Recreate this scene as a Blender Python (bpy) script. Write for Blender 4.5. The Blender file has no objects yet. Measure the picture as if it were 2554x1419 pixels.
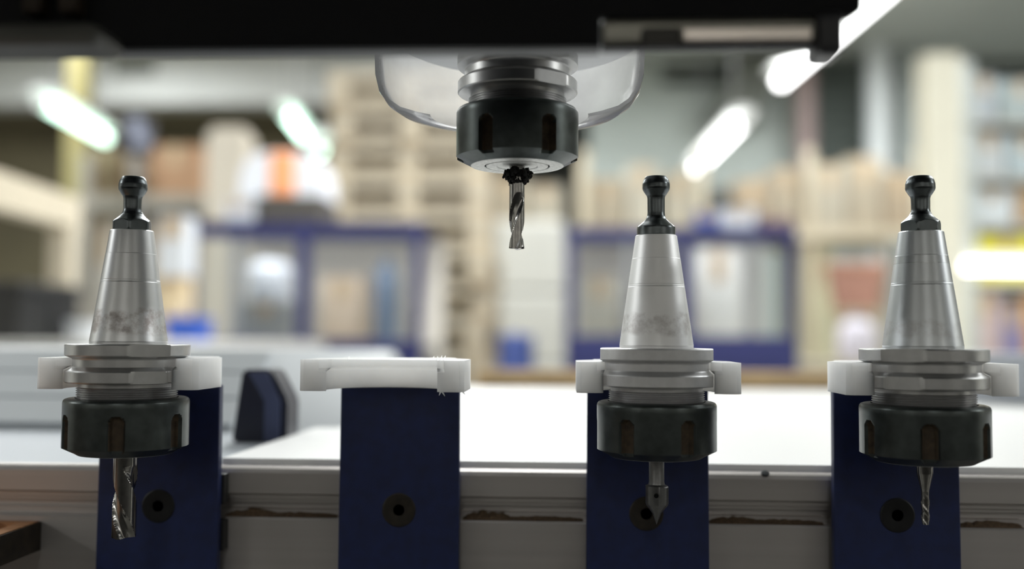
import bpy, bmesh, math, random
from mathutils import Vector, Matrix
random.seed(7)
PI = math.pi
SC = bpy.context.scene
C = SC.collection

# ------------------------------------------------------------------ camera, world, light, exposure
EYE = Vector((0.0, 0.0, 1.10))
FPX = 2500.0                      # focal length in pixels of the 2554 x 1419 frame
YAW, PITCH, ROLL = math.radians(2.8), math.atan(136 / FPX), math.radians(0.36)
fwd = Vector((-math.sin(YAW) * math.cos(PITCH), math.cos(YAW) * math.cos(PITCH), math.sin(PITCH)))
right0 = Vector((math.cos(YAW), math.sin(YAW), 0))
up0 = right0.cross(fwd)
right = right0 * math.cos(ROLL) + up0 * math.sin(ROLL)
up = up0 * math.cos(ROLL) - right0 * math.sin(ROLL)
cd = bpy.data.cameras.new('camera')
cam = bpy.data.objects.new('camera', cd); C.objects.link(cam)
M = Matrix((right, up, -fwd)).transposed().to_4x4(); M.translation = EYE
cam.matrix_world = M
cd.sensor_width = 36.0; cd.lens = FPX / 2554 * 36.0
cd.clip_start = 0.01; cd.clip_end = 200
cd.dof.use_dof = True; cd.dof.focus_distance = 0.418; cd.dof.aperture_fstop = 3.1
SC.camera = cam
SC.view_settings.view_transform = 'Standard'; SC.view_settings.look = 'None'
SC.view_settings.gamma = 1.0; SC.view_settings.use_curve_mapping = False
SC.view_settings.exposure = 0.0

W = bpy.data.worlds.new('world'); SC.world = W; W.use_nodes = True
W.node_tree.nodes['Background'].inputs[0].default_value = (0.75, 0.85, 1.0, 1)
W.node_tree.nodes['Background'].inputs[1].default_value = 0.05

def ceiling_light(x, y, sx, sy, power, col=(0.98, 1.0, 0.99), z=3.46):
    l = bpy.data.lights.new('hall_lamp_and_fill', 'AREA'); l.shape = 'RECTANGLE'
    l.size = sx; l.size_y = sy; l.energy = power; l.color = col
    o = bpy.data.objects.new('hall_lamp_and_fill', l); C.objects.link(o)
    o.location = (x, y, z); return o
for (x, y, z, p) in [(-0.2, 2.9, 2.95, 72), (-3.2, 2.0, 3.46, 22), (2.8, 2.0, 3.46, 45),
                  (-3.2, 4.4, 3.46, 64), (0.0, 4.6, 3.46, 50), (3.7, 3.8, 3.46, 70),
                  (-3.4, 6.6, 3.46, 90), (-0.6, 6.7, 3.46, 80), (2.2, 6.5, 3.46, 92),
                  (-6.3, 0.3, 3.46, 210), (6.3, 0.3, 3.46, 210), (-5.0, -3.7, 3.46, 90), (0.0, -3.8, 3.46, 55), (5.0, -3.7, 3.46, 90)]:  # this row: unseen, added to brighten the walls mirrored in the steel
    ceiling_light(x, y, 0.5, 1.6, p, z=z)

def ray(px, py):
    return right * ((px - 1277.0) / FPX) + up * ((709.5 - py) / FPX) + fwd
def at(px, py, Y):                # the point at depth Y seen at that pixel
    d = ray(px, py); return EYE + d * (Y / d.y)
def onz(px, py, z):               # the point at height z seen at that pixel
    d = ray(px, py); return EYE + d * ((z - EYE.z) / d.z)

# ------------------------------------------------------------------ materials
def lin(c):
    return tuple(((v / 255) / 12.92 if v / 255 <= 0.04045 else ((v / 255 + 0.055) / 1.055) ** 2.4) for v in c)
MATS = {}
def mat(name, col, rough=0.6, metal=0.0, var=0.12, scale=20.0, bump=0.0, emit=None, estr=0.0, sss=0.0, stretch=None, spec=None, trans=0.0):
    if name in MATS: return MATS[name]
    m = bpy.data.materials.new(name); m.use_nodes = True; MATS[name] = m
    nt = m.node_tree; b = nt.nodes['Principled BSDF']
    c = lin(col)
    b.inputs['Base Color'].default_value = (*c, 1); b.inputs['Roughness'].default_value = rough
    b.inputs['Metallic'].default_value = metal
    if spec is not None: b.inputs['Specular IOR Level'].default_value = spec
    if trans: b.inputs['Transmission Weight'].default_value = trans
    if var or bump:
        tc = nt.nodes.new('ShaderNodeTexCoord'); mp = nt.nodes.new('ShaderNodeMapping')
        if stretch: mp.inputs['Scale'].default_value = stretch
        n = nt.nodes.new('ShaderNodeTexNoise'); n.inputs['Scale'].default_value = scale; n.inputs['Detail'].default_value = 5
        nt.links.new(tc.outputs['Object'], mp.inputs[0]); nt.links.new(mp.outputs[0], n.inputs['Vector'])
        if var:
            r = nt.nodes.new('ShaderNodeValToRGB')
            r.color_ramp.elements[0].position = 0.3; r.color_ramp.elements[1].position = 0.7
            r.color_ramp.elements[0].color = (*[v * (1 - var) for v in c], 1)
            r.color_ramp.elements[1].color = (*[min(1, v * (1 + var)) for v in c], 1)
            nt.links.new(n.outputs[0], r.inputs[0]); nt.links.new(r.outputs[0], b.inputs['Base Color'])
        if bump:
            bp = nt.nodes.new('ShaderNodeBump'); bp.inputs['Strength'].default_value = bump; bp.inputs['Distance'].default_value = 0.001
            nt.links.new(n.outputs[0], bp.inputs['Height']); nt.links.new(bp.outputs[0], b.inputs['Normal'])
    if emit:
        b.inputs['Emission Color'].default_value = (*lin(emit), 1); b.inputs['Emission Strength'].default_value = estr
    if sss:
        b.inputs['Subsurface Weight'].default_value = sss
        b.inputs['Subsurface Radius'].default_value = (1.0, 0.95, 0.88); b.inputs['Subsurface Scale'].default_value = 0.045
    return m

def taper_mat(name, col, rough, brown, z0, z1, polish):
    """machined steel: fine turning rings, a brown worn band between z0 and z1, brighter polished bands"""
    m = mat(name, col, rough, 1.0, var=0)
    nt = m.node_tree; b = nt.nodes['Principled BSDF']; L = nt.links.new
    N = lambda t: nt.nodes.new(t)
    tc = N('ShaderNodeTexCoord'); sep = N('ShaderNodeSeparateXYZ'); L(tc.outputs['Object'], sep.inputs[0])
    # band mask with a ragged edge
    n = N('ShaderNodeTexNoise'); n.inputs['Scale'].default_value = 150; n.inputs['Detail'].default_value = 9; n.inputs['Roughness'].default_value = 0.65
    L(tc.outputs['Object'], n.inputs['Vector'])
    n2 = N('ShaderNodeTexNoise'); n2.inputs['Scale'].default_value = 90; n2.inputs['Detail'].default_value = 3
    L(tc.outputs['Object'], n2.inputs['Vector'])
    def ramp(src, a, bb, inv=False):
        r = N('ShaderNodeMapRange'); r.inputs[1].default_value = a; r.inputs[2].default_value = bb
        r.inputs[3].default_value = 1 if inv else 0; r.inputs[4].default_value = 0 if inv else 1
        L(src, r.inputs[0]); return r.outputs[0]
    def math_(op, a, bb):
        k = N('ShaderNodeMath'); k.operation = op
        for i, v in enumerate((a, bb)):
            if isinstance(v, (int, float)): k.inputs[i].default_value = v
            else: L(v, k.inputs[i])
        return k.outputs[0]
    jit = math_('MULTIPLY', math_('SUBTRACT', n2.outputs[0], 0.5), 0.006)
    z = math_('ADD', sep.outputs['Z'], jit)
    band = math_('MULTIPLY', ramp(z, z0, z0 + 0.002), ramp(z, z1 - 0.0015, z1, True))
    spots = ramp(n.outputs[0], 0.44, 0.62)
    mask = math_('MULTIPLY', math_('MULTIPLY', band, spots), brown)
    mx = N('ShaderNodeMix'); mx.data_type = 'RGBA'
    L(mask, mx.inputs[0]); mx.inputs[6].default_value = (*lin(col), 1); mx.inputs[7].default_value = (*lin((128, 112, 104)), 1)
    L(mx.outputs[2], b.inputs['Base Color'])
    # rings
    ring = N('ShaderNodeTexNoise'); ring.noise_dimensions = '1D'; ring.inputs['Scale'].default_value = 2600; ring.inputs['Detail'].default_value = 2
    L(sep.outputs['Z'], ring.inputs['W'])
    rr = math_('ADD', math_('MULTIPLY', ring.outputs[0], 0.16), rough - 0.08)
    rr = math_('ADD', rr, math_('MULTIPLY', mask, 0.2))
    if polish:
        pz = math_('MULTIPLY', ramp(sep.outputs['Z'], 0.0345, 0.0349), ramp(sep.outputs['Z'], 0.0379, 0.038, True))
        rr = math_('SUBTRACT', rr, math_('MULTIPLY', pz, 0.05))
    L(rr, b.inputs['Roughness'])
    return m

STEEL_A = taper_mat('ground_steel_worn', (208, 209, 211), 0.36, 0.6, 0.004, 0.0148, False)
STEEL_B = taper_mat('ground_steel_matt', (240, 240, 241), 0.5, 0.32, 0.005, 0.0150, False)
STEEL_C = taper_mat('ground_steel_banded', (205, 209, 213), 0.36, 0.25, 0.0035, 0.012, True)
FL_A = mat('turned_steel', (186, 186, 186), 0.36, 1.0, var=0.05, scale=300)
FL_B = mat('matt_turned_steel', (204, 204, 205), 0.5, 1.0, var=0.05, scale=300)
BLACKSTEEL = mat('blackened_steel', (52, 55, 56), 0.24, 1.0, var=0.2, scale=200)
STUD_M = mat('blackened_stud_steel', (96, 101, 103), 0.3, 1.0, var=0.15, scale=200)
NUTM = mat('black_oxide_nut', (74, 79, 78), 0.33, 0.85, var=0.25, scale=160, bump=0.02)
NUTFACE = mat('worn_nut_face', (205, 205, 202), 0.5, 0.5, var=0.2, scale=700)
CARB = mat('carbide_cutter', (150, 148, 145), 0.22, 1.0, var=0.15, scale=500)
CARBG = mat('grey_cutter', (120, 120, 120), 0.4, 1.0, var=0.1, scale=500)
SLOTDUST = mat('dusty_slot', (66, 54, 40), 0.8, 0.0, var=0.4, scale=400)
WHITEPL = mat('white_nylon', (240, 241, 242), 0.42, 0.0, var=0.025, scale=120, bump=0.05, sss=1.0)
NAVY = mat('navy_paint', (11, 27, 72), 0.5, 0.0, var=0.2, scale=150, bump=0.03)
BLACKPL = mat('black_plastic', (16, 16, 18), 0.5, 0.0, var=0.2, scale=100)
BOLTM = mat('dark_bolt', (36, 30, 22), 0.5, 0.3, var=0.5, scale=300)
BOLTD = mat('black_bolt', (10, 10, 12), 0.5, 0.3, var=0.3, scale=300)
ALU = mat('anodised_aluminium', (186, 181, 178), 0.42, 0.8, var=0.05, scale=60, stretch=(0.05, 1, 4))
SAWDUST = mat('brown_sawdust', (92, 74, 56), 0.95, 0.0, var=0.5, scale=900, bump=0.4)
SHEET = mat('white_laminate', (244, 244, 243), 0.45, 0.0, var=0.01, scale=8)
LEDGE = mat('pale_grey_bed', (172, 178, 186), 0.5, 0.0, var=0.02, scale=8)
COVERW = mat('white_sheet_metal', (198, 203, 208), 0.45, 0.0, var=0.03, scale=5)
COVERG = mat('grey_sheet_metal', (182, 187, 196), 0.45, 0.0, var=0.03, scale=5)
GANTRY = mat('black_guard', (9, 10, 14), 0.6, 0.0, var=0.2, scale=30, spec=0.2)
GANTRYG = mat('grey_guard_bar', (88, 88, 84), 0.5, 0.2, var=0.1, scale=30)
GALU = mat('bright_bar', (240, 230, 222), 0.3, 1.0, var=0.05, scale=30)
HOUS = mat('spindle_grey', (196, 198, 200), 0.45, 0.3, var=0.06, scale=60)
WOODB = mat('brown_board', (170, 122, 84), 0.7, 0.0, var=0.25, scale=60, stretch=(1, 6, 6), bump=0.1)
PINE = mat('pine_wood', (190, 180, 160), 0.7, 0.0, var=0.12, scale=8, stretch=(1, 8, 8))
PINE2 = mat('pine_wood_dark', (180, 164, 138), 0.7, 0.0, var=0.15, scale=8, stretch=(1, 8, 8))
TANW = mat('tan_batten', (196, 168, 128), 0.7, 0.0, var=0.15, scale=20)

# shroud: clear slightly frosted plastic
def shroud_mat():
    m = bpy.data.materials.new('clear_milky_plastic'); m.use_nodes = True
    nt = m.node_tree; L = nt.links.new; nt.nodes.remove(nt.nodes['Principled BSDF']); out = nt.nodes['Material Output']
    tr = nt.nodes.new('ShaderNodeBsdfTransparent'); tr.inputs[0].default_value = (0.98, 0.98, 0.98, 1)
    tl = nt.nodes.new('ShaderNodeBsdfTranslucent'); tl.inputs[0].default_value = (0.95, 0.95, 0.96, 1)
    df = nt.nodes.new('ShaderNodeBsdfDiffuse'); df.inputs[0].default_value = (0.92, 0.92, 0.94, 1)
    gl = nt.nodes.new('ShaderNodeBsdfGlossy'); gl.inputs['Roughness'].default_value = 0.12
    a = nt.nodes.new('ShaderNodeMixShader'); a.inputs[0].default_value = 0.15; L(tl.outputs[0], a.inputs[1]); L(df.outputs[0], a.inputs[2])
    b = nt.nodes.new('ShaderNodeMixShader'); L(tr.outputs[0], b.inputs[1]); L(a.outputs[0], b.inputs[2])
    n = nt.nodes.new('ShaderNodeTexNoise'); n.inputs['Scale'].default_value = 30; n.inputs['Detail'].default_value = 4
    tc = nt.nodes.new('ShaderNodeTexCoord'); L(tc.outputs['Object'], n.inputs['Vector'])
    mr = nt.nodes.new('ShaderNodeMapRange'); mr.inputs[1].default_value = 0.3; mr.inputs[2].default_value = 0.7
    mr.inputs[3].default_value = 0.28; mr.inputs[4].default_value = 0.42; L(n.outputs[0], mr.inputs[0]); L(mr.outputs[0], b.inputs[0])
    fr = nt.nodes.new('ShaderNodeFresnel'); fr.inputs[0].default_value = 1.06
    c = nt.nodes.new('ShaderNodeMixShader'); L(fr.outputs[0], c.inputs[0]); L(b.outputs[0], c.inputs[1]); L(gl.outputs[0], c.inputs[2])
    L(c.outputs[0], out.inputs[0]); return m
SHROUD = shroud_mat()
def glass_mat():
    m = bpy.data.materials.new('window_glass'); m.use_nodes = True
    nt = m.node_tree; L = nt.links.new; nt.nodes.remove(nt.nodes['Principled BSDF']); out = nt.nodes['Material Output']
    tr = nt.nodes.new('ShaderNodeBsdfTransparent'); tr.inputs[0].default_value = (0.93, 0.95, 0.96, 1)
    gl = nt.nodes.new('ShaderNodeBsdfGlossy'); gl.inputs['Roughness'].default_value = 0.05
    fr = nt.nodes.new('ShaderNodeFresnel'); fr.inputs[0].default_value = 1.35
    c = nt.nodes.new('ShaderNodeMixShader'); L(fr.outputs[0], c.inputs[0]); L(tr.outputs[0], c.inputs[1]); L(gl.outputs[0], c.inputs[2])
    L(c.outputs[0], out.inputs[0]); return m
GLASS = glass_mat()

# ------------------------------------------------------------------ mesh helpers
def obj(name, bm, m, parent=None, smooth=None, loc=None):
    me = bpy.data.meshes.new(name)
    bmesh.ops.recalc_face_normals(bm, faces=bm.faces)
    bm.to_mesh(me); bm.free()
    if m: me.materials.append(m)
    if smooth is not None:
        me.polygons.foreach_set('use_smooth', [True] * len(me.polygons))
        me.set_sharp_from_angle(angle=math.radians(smooth))
    o = bpy.data.objects.new(name, me); C.objects.link(o)
    if parent: o.parent = parent
    if loc is not None: o.location = loc
    return o
def thing(name, label, cat, loc=(0, 0, 0), rotz=0.0, group=None, scale=1.0):
    o = bpy.data.objects.new(name, None); C.objects.link(o)
    o.empty_display_size = 0.01
    o.location = loc; o.rotation_euler = (0, 0, rotz); o.scale = (scale,) * 3
    o['label'] = label; o['category'] = cat
    if group: o['group'] = group
    return o
def tag(o, label, cat, group=None):
    o['label'] = label; o['category'] = cat
    if group: o['group'] = group
    return o
def struct(name, bm, m):
    o = obj(name, bm, m); o['kind'] = 'structure'; return o
def box(bm, lo, hi, bev=0.0, seg=2):
    lo = Vector(lo); hi = Vector(hi)
    r = bmesh.ops.create_cube(bm, size=1.0)
    vs = r['verts']; c = (lo + hi) / 2; d = hi - lo
    for v in vs: v.co = Vector((v.co.x * d.x, v.co.y * d.y, v.co.z * d.z)) + c
    if bev > 0:
        es = list({e for v in vs for e in v.link_edges})
        bmesh.ops.bevel(bm, geom=es, offset=bev, segments=seg, affect='EDGES', profile=0.5)
    return bm
def boxbm(lo, hi, bev=0.0, seg=2):
    return box(bmesh.new(), lo, hi, bev, seg)
def lathe(bm, prof, seg=96, rmod=None, cap0=True, cap1=True, arc=None):
    rows = []
    for (r, z) in prof:
        row = []
        for i in range(seg):
            t = 2 * PI * i / seg if arc is None else arc[0] + (arc[1] - arc[0]) * i / (seg - 1)
            rr = rmod(t, r, z) if rmod else r
            row.append(bm.verts.new((rr * math.cos(t), rr * math.sin(t), z)))
        rows.append(row)
    for a, b in zip(rows, rows[1:]):
        for i in range(seg if arc is None else seg - 1):
            j = (i + 1) % seg
            bm.faces.new((a[i], a[j], b[j], b[i]))
    if arc is not None:
        bm.faces.new([r[0] for r in rows]); bm.faces.new([r[-1] for r in reversed(rows)]); 
        for i in range(seg - 1): bm.faces.new((rows[-1][i], rows[-1][i + 1], rows[0][i + 1], rows[0][i]))
        return bm
    if cap0: bm.faces.new(list(reversed(rows[0])))
    if cap1: bm.faces.new(rows[-1])
    return bm
def prism(bm, pts, a, b, axis):
    """extrude a 2D outline along an axis between a and b; axis 'x' takes (y,z), 'y' takes (x,z), 'z' takes (x,y)"""
    def P(p, t):
        return {'x': (t, p[0], p[1]), 'y': (p[0], t, p[1]), 'z': (p[0], p[1], t)}[axis]
    A = [bm.verts.new(P(p, a)) for p in pts]; B = [bm.verts.new(P(p, b)) for p in pts]
    n = len(pts)
    bm.faces.new(A); bm.faces.new(list(reversed(B)))
    for i in range(n):
        j = (i + 1) % n
        bm.faces.new((A[i], B[i], B[j], A[j]))
    return bm
def tube(bm, p0, p1, r, seg=16, r1=None):
    p0 = Vector(p0); p1 = Vector(p1); d = (p1 - p0).normalized()
    u = d.orthogonal().normalized(); v = d.cross(u)
    r1 = r if r1 is None else r1
    A = [bm.verts.new(p0 + (u * math.cos(2 * PI * i / seg) + v * math.sin(2 * PI * i / seg)) * r) for i in range(seg)]
    B = [bm.verts.new(p1 + (u * math.cos(2 * PI * i / seg) + v * math.sin(2 * PI * i / seg)) * r1) for i in range(seg)]
    bm.faces.new(list(reversed(A))); bm.faces.new(B)
    for i in range(seg):
        j = (i + 1) % seg
        bm.faces.new((A[i], A[j], B[j], B[i]))
    return bm
mm = 0.001
def sc(prof): return [(r * mm, z * mm) for r, z in prof]

# ------------------------------------------------------------------ the hall
def slab(lo, hi): return boxbm(lo, hi)
FLOORM = mat('hall_floor', (150, 148, 142), 0.6, 0, var=0.1, scale=2)
WALLB = mat('hall_wall_back', (172, 176, 172), 0.8, 0, var=0.08, scale=1.5)
WALLL = mat('hall_wall_side', (186, 184, 176), 0.8, 0, var=0.08, scale=1.5)
WALLF = mat('hall_wall_front', (206, 202, 196), 0.9, 0, var=0.1, scale=1.5)
CEILM = mat('hall_ceiling', (176, 182, 178), 0.8, 0, var=0.08, scale=1.2)
struct('floor', slab((-8, -5, -0.2), (8, 14, 0)), FLOORM)
struct('ceiling', slab((-8, -5, 3.6), (8, 14, 3.8)), CEILM)
struct('wall_back', slab((-8, 14, 0), (8, 14.2, 3.6)), WALLB)
struct('wall_left', slab((-8.2, -5, 0), (-8, 14, 3.6)), WALLL)
struct('wall_right', slab((8, -5, 0), (8.2, 14, 3.6)), WALLL)
struct('wall_front', slab((-8, -5.2, 0), (8, -5, 3.6)), WALLF)
struct('unseen_low_blocker', slab((-5, -1.3, 0), (5, -1.15, 1.16)), mat('low_blocker_dark', (44, 42, 40), 0.8, 0, 0.1, 2))  # unseen blocker added behind the camera, hides bright floor from the steel
# mezzanine along the left half: pale fascia above a recess, its shade put into the colour
MEZZ = mat('mezzanine_fascia', (196, 199, 198), 0.7, 0, var=0.06, scale=1.5)
RECSHADE = mat('recess_shade_olive', (92, 86, 66), 0.8, 0, var=0.2, scale=1.2)
zt = at(600, 40, 8.2).z; zb = at(600, 256, 8.2).z
struct('trim_1', slab((-7.9, 8.2, zb), (at(960, 200, 8.2).x, 8.45, min(zt, 3.58))), MEZZ)
struct('trim_2', slab((-7.9, 8.45, zb - 0.06), (at(960, 200, 8.2).x, 13.9, zb + 0.02)), RECSHADE)
struct('wall_partition', slab((-7.9, 9.0, 0), (at(960, 200, 8.2).x, 9.1, zb - 0.06)), RECSHADE)
GRYG = mat('grey_green_panel', (184, 193, 190), 0.8, 0, var=0.08, scale=1.0)
struct('trim_3', slab((at(1470, 400, 9.0).x, 9.0, 0), (7.9, 9.1, 3.58)), GRYG)
# steel trusses under the roof
TRUSS = mat('grey_truss', (128, 134, 132), 0.6, 0.2, var=0.1, scale=3)
for k, y in enumerate((6.0, 9.0)):
    bm = bmesh.new()
    box(bm, (0.9, y, 3.40), (7.9, y + 0.08, 3.48)); box(bm, (0.9, y, 3.52), (7.9, y + 0.08, 3.6))
    struct('trim_%d' % (k + 4), bm, TRUSS)

# fluorescent fittings that show in the frame
def lamp(label, p0, p1, strength, col=(255, 255, 255), rad=0.028, group='fluorescent lamps of the hall', hang=True):
    p0 = Vector(p0); p1 = Vector(p1); mid = (p0 + p1) / 2
    t = thing('fluorescent_lamp', label, 'lamp', mid, 0, group)
    d = (p1 - p0); L = d.length; d.normalize(); side = Vector((0, 0, 1)).cross(d).normalized()
    bm = bmesh.new()
    w = rad * 2.6
    q = [(-w, rad * 1.4), (-w * 0.6, rad * 2.8), (w * 0.6, rad * 2.8), (w, rad * 1.4)]
    A = [bm.verts.new(-d * L * 0.52 + side * a + Vector((0, 0, b))) for a, b in q]
    B = [bm.verts.new(d * L * 0.52 + side * a + Vector((0, 0, b))) for a, b in q]
    bm.faces.new(A); bm.faces.new(list(reversed(B)))
    for i in range(4):
        j = (i + 1) % 4; bm.faces.new((A[i], B[i], B[j], A[j]))
    obj('lamp_body', bm, mat('lamp_white', (225, 228, 226), 0.5, 0, 0.02), t)
    em = mat('tube_glow_%d_%d_%d_%d' % (*col, int(strength)), (250, 250, 250), 0.4, 0, 0, emit=col, estr=strength)
    obj('tube', tube(bmesh.new(), -d * L / 2, d * L / 2, rad, 14), em, t, 40)
    for s in (-1, 1):
        obj('tube_cap', tube(bmesh.new(), d * s * L / 2, d * s * (L / 2 + 0.03), rad * 1.1, 12), mat('lamp_white', (225, 228, 226)), t, 40)
    if hang:
        for s in (-0.35, 0.35):
            obj('hanger_rod', tube(bmesh.new(), d * s * L + Vector((0, 0, rad * 2.7)), d * s * L + Vector((0, 0, 3.6 - mid.z)), 0.006, 6), mat('rod_grey', (120, 120, 120), 0.5, 0.5), t)
    return t
ZL = 2.95
GN = (210, 255, 232)
lamp('greenish white fluorescent tube above the yellow post at left', onz(108, 258, 2.3), onz(262, 345, 2.3), 4.5, GN, 0.03)
lamp('short greenish white tube left of the pallet stack', onz(712, 280, 2.6), onz(758, 340, 2.6), 6, GN, 0.03)
lamp('small far round glow of a tube beside the pallet stack', onz(788, 366, 2.6), onz(794, 374, 2.6), 6, GN, 0.05)
lamp('bright white tube sloping above the middle tool holder', onz(1850, 304, 2.46), onz(1738, 419, 2.46), 8, (255, 255, 255), 0.033)
lamp('bright white tube emerging from behind the end of the black guard', onz(2330, -130, ZL), onz(1948, 201, ZL), 8, (255, 255, 255), 0.042)

# ------------------------------------------------------------------ the machine: bed, front profile, sheet
def zat(px, py, Y): return at(px, py, Y).z
YF = 0.466                                       # front face of the aluminium profile
Z_PROF = zat(1277, 1172, YF + 0.003); Z_SHEET = zat(1277, 1151, YF + 0.011)
Z_TAB = Z_SHEET - 0.0035
bed = thing('machine_bed', 'long machine bed with slotted aluminium front rail behind the blue posts', 'machine bed', (0, 0.9, 0))
def rel(bm, o):                                  # world-space bmesh into an empty's frame
    for v in bm.verts: v.co -= o.location
    return bm
fr = bmesh.new()
box(fr, (-1.0, YF + 0.06, 0.75), (1.0, 1.24, Z_TAB - 0.02)); 
for x in (-0.9, 0.75):
    for y in (0.56, 1.08): box(fr, (x, y, 0.0), (x + 0.15, y + 0.14, 0.76))
obj('base_frame', rel(fr, bed), mat('machine_base_blue', (40, 52, 96), 0.5), bed)
obj('bed_top', rel(boxbm((-1.0, YF + 0.0105, Z_TAB - 0.02), (1.0, 1.24, Z_TAB), 0.001), bed), LEDGE, bed)
# extrusion: outline in (y, z) seen from the side, with a stepped slot
z1 = zat(1277, 1242, YF); z2 = zat(1277, 1300, YF); zp = Z_PROF; zbot = zp - 0.085
yb = YF + 0.0095
outl = [(yb, zp), (YF + 0.0052, zp), (YF + 0.0048, zp - 0.0006), (YF + 0.0044, zp), (YF + 0.0024, zp), (YF + 0.0009, zp - 0.0007), (YF, zp - 0.0024),
        (YF, z1 + 0.0006), (YF + 0.0006, z1), (YF + 0.003, z1), (YF + 0.003, z1 - 0.0022), (YF + 0.0052, z1 - 0.0022), (YF + 0.0052, z1 - 0.0042), (YF + 0.0080, z1 - 0.0042),
        (YF + 0.0080, z2 + 0.0030), (YF + 0.0052, z2 + 0.0030), (YF + 0.0052, z2), (YF + 0.0006, z2), (YF, z2 - 0.0008), (YF, zbot), (yb, zbot)]
pf = bmesh.new(); prism(pf, outl, -1.0, 1.0, 'x')
obj('front_profile', rel(pf, bed), ALU, bed)
# joint in the top lip and a small drain hole plug on the rail's top edge
dn = at(1910, 1187, YF)
bm = bmesh.new(); lathe(bm, [(0.0019, -0.0003), (0.0019, 0.0003), (0.0014, 0.0004)], 20)
bmesh.ops.rotate(bm, verts=bm.verts, cent=(0, 0, 0), matrix=Matrix.Rotation(math.radians(30), 3, 'X'))
for v in bm.verts: v.co += dn + Vector((0, 0.0012, 0.0010)) - bed.location
obj('plug', bm, mat('plug_grey', (60, 62, 66), 0.4, 0.6), bed, 30)
# sawdust heaped in the slot (could not be counted)
sd = bmesh.new()
random.seed(3)
def dustpile(x0, x1, h):
    n = int((x1 - x0) / 0.0022)
    prev = None
    for i in range(n + 1):
        x = x0 + (x1 - x0) * i / n; u = i / n
        hh = h * 0.55 * max(0.05, math.sin(PI * u) ** 0.6) * (0.75 + 0.5 * random.random())
        r = [sd.verts.new((x, YF + 0.0012, z2 + 0.0001)), sd.verts.new((x, YF + 0.0016 + 0.0004 * random.random(), z2 + hh * 0.35)),
             sd.verts.new((x, YF + 0.0045, z2 + hh)), sd.verts.new((x, YF + 0.0079, z2 + max(hh, 0.0032)))]
        if prev:
            for k in range(3): sd.faces.new((prev[k], r[k], r[k + 1], prev[k + 1]))
        prev = r
for (a, b, h) in ((556, 690, .0052), (640, 838, .0026), (1152, 1275, .0062), (1240, 1455, .0022), (1770, 1905, .0048), (1850, 2060, .0026), (2396, 2560, .0040)):
    dustpile(at(a, 1290, YF).x, at(b, 1290, YF).x, h)
o = obj('sawdust', rel(sd, bed), SAWDUST, bed); o['kind'] = 'stuff'

# white sheet lying on the bed
pl = [at(549, 1148, YF + 0.011)]
e0 = onz(549, 1144, Z_SHEET); e1 = onz(848, 1046, Z_SHEET); dirv = (e1 - e0)
far = e0 + dirv * ((1.20 - e0.y) / dirv.y)
sh = bmesh.new()
prism(sh, [(e0.x, YF + 0.0111), (0.56, YF + 0.0111), (0.56, 1.2), (far.x, 1.2)], Z_TAB + 0.0003, Z_SHEET, 'z')
tag(obj('laminate_sheet', sh, SHEET), 'large glossy white sheet lying on the machine bed behind the posts', 'sheet')
# tan batten along the far end of the sheet
bt = at(1640, 925, 1.205)
tag(obj('wooden_batten', boxbm((at(1190, 940, 1.205).x, 1.202, Z_TAB), (at(2110, 940, 1.205).x, 1.235, bt.z), 0.002), TANW), 'tan wooden batten along the far end of the white sheet', 'batten')

# white cover left of the sheet: body and three front panels with shadow gaps
cx1 = onz(848, 1046, Z_SHEET).x - 0.01
cy0, cyt = 0.64, 0.735                              # foot and top edge of the sloping front
cv = thing('machine_cover', 'wide white panelled sheet metal cover sloping up left of the white sheet', 'cover', (-0.6, 0.78, Z_TAB))
ztop = zat(600, 875, cyt)
xa = at(838, 1040, cy0).x; xb = at(985, 900, 0.90).x
bm = bmesh.new()
lowr = [(-1.0, cy0), (xa, cy0), (xb, 0.90), (xb, 0.93), (-1.0, 0.93)]
topr = [(-1.0, cyt), (xa + 0.02, cyt), (xb, 0.90), (xb, 0.93), (-1.0, 0.93)]
A_ = [bm.verts.new((x, y, Z_TAB + 0.0005)) for x, y in lowr]; B_ = [bm.verts.new((x, y, ztop)) for x, y in topr]
bm.faces.new(A_); bm.faces.new(B_)
for i in range(5): bm.faces.new((A_[i], A_[(i + 1) % 5], B_[(i + 1) % 5], B_[i]))
bmesh.ops.recalc_face_normals(bm, faces=bm.faces)
bmesh.ops.bevel(bm, geom=[e for e in bm.edges if all(v.co.z > ztop - 1e-5 for v in e.verts)], offset=0.004, segments=3, affect='EDGES')
obj('cover_body', rel(bm, cv), COVERW, cv, 35)
sl = Vector((0, cyt - cy0, ztop - Z_TAB)); nrm = Vector((0, -sl.z, sl.y)).normalized()
cuts = [0.03, 0.33, 0.65, 0.95]
for k in range(3):
    bm = bmesh.new(); c0 = Vector((0, cy0, Z_TAB + 0.0005))
    ends = [(cuts[k] + 0.012), (cuts[k + 1] - 0.012)]
    ql = [c0 + sl * ends[0], c0 + sl * ends[1]]
    sec = [ql[0] - nrm * 0.0005, ql[1] - nrm * 0.0005, ql[1] + nrm * 0.0032, ql[0] + nrm * 0.0032]
    prism(bm, [(v.y, v.z) for v in sec], -0.99, at(575, 960, cy0).x, 'x')
    obj('panel', rel(bm, cv), COVERW, cv)
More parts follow.
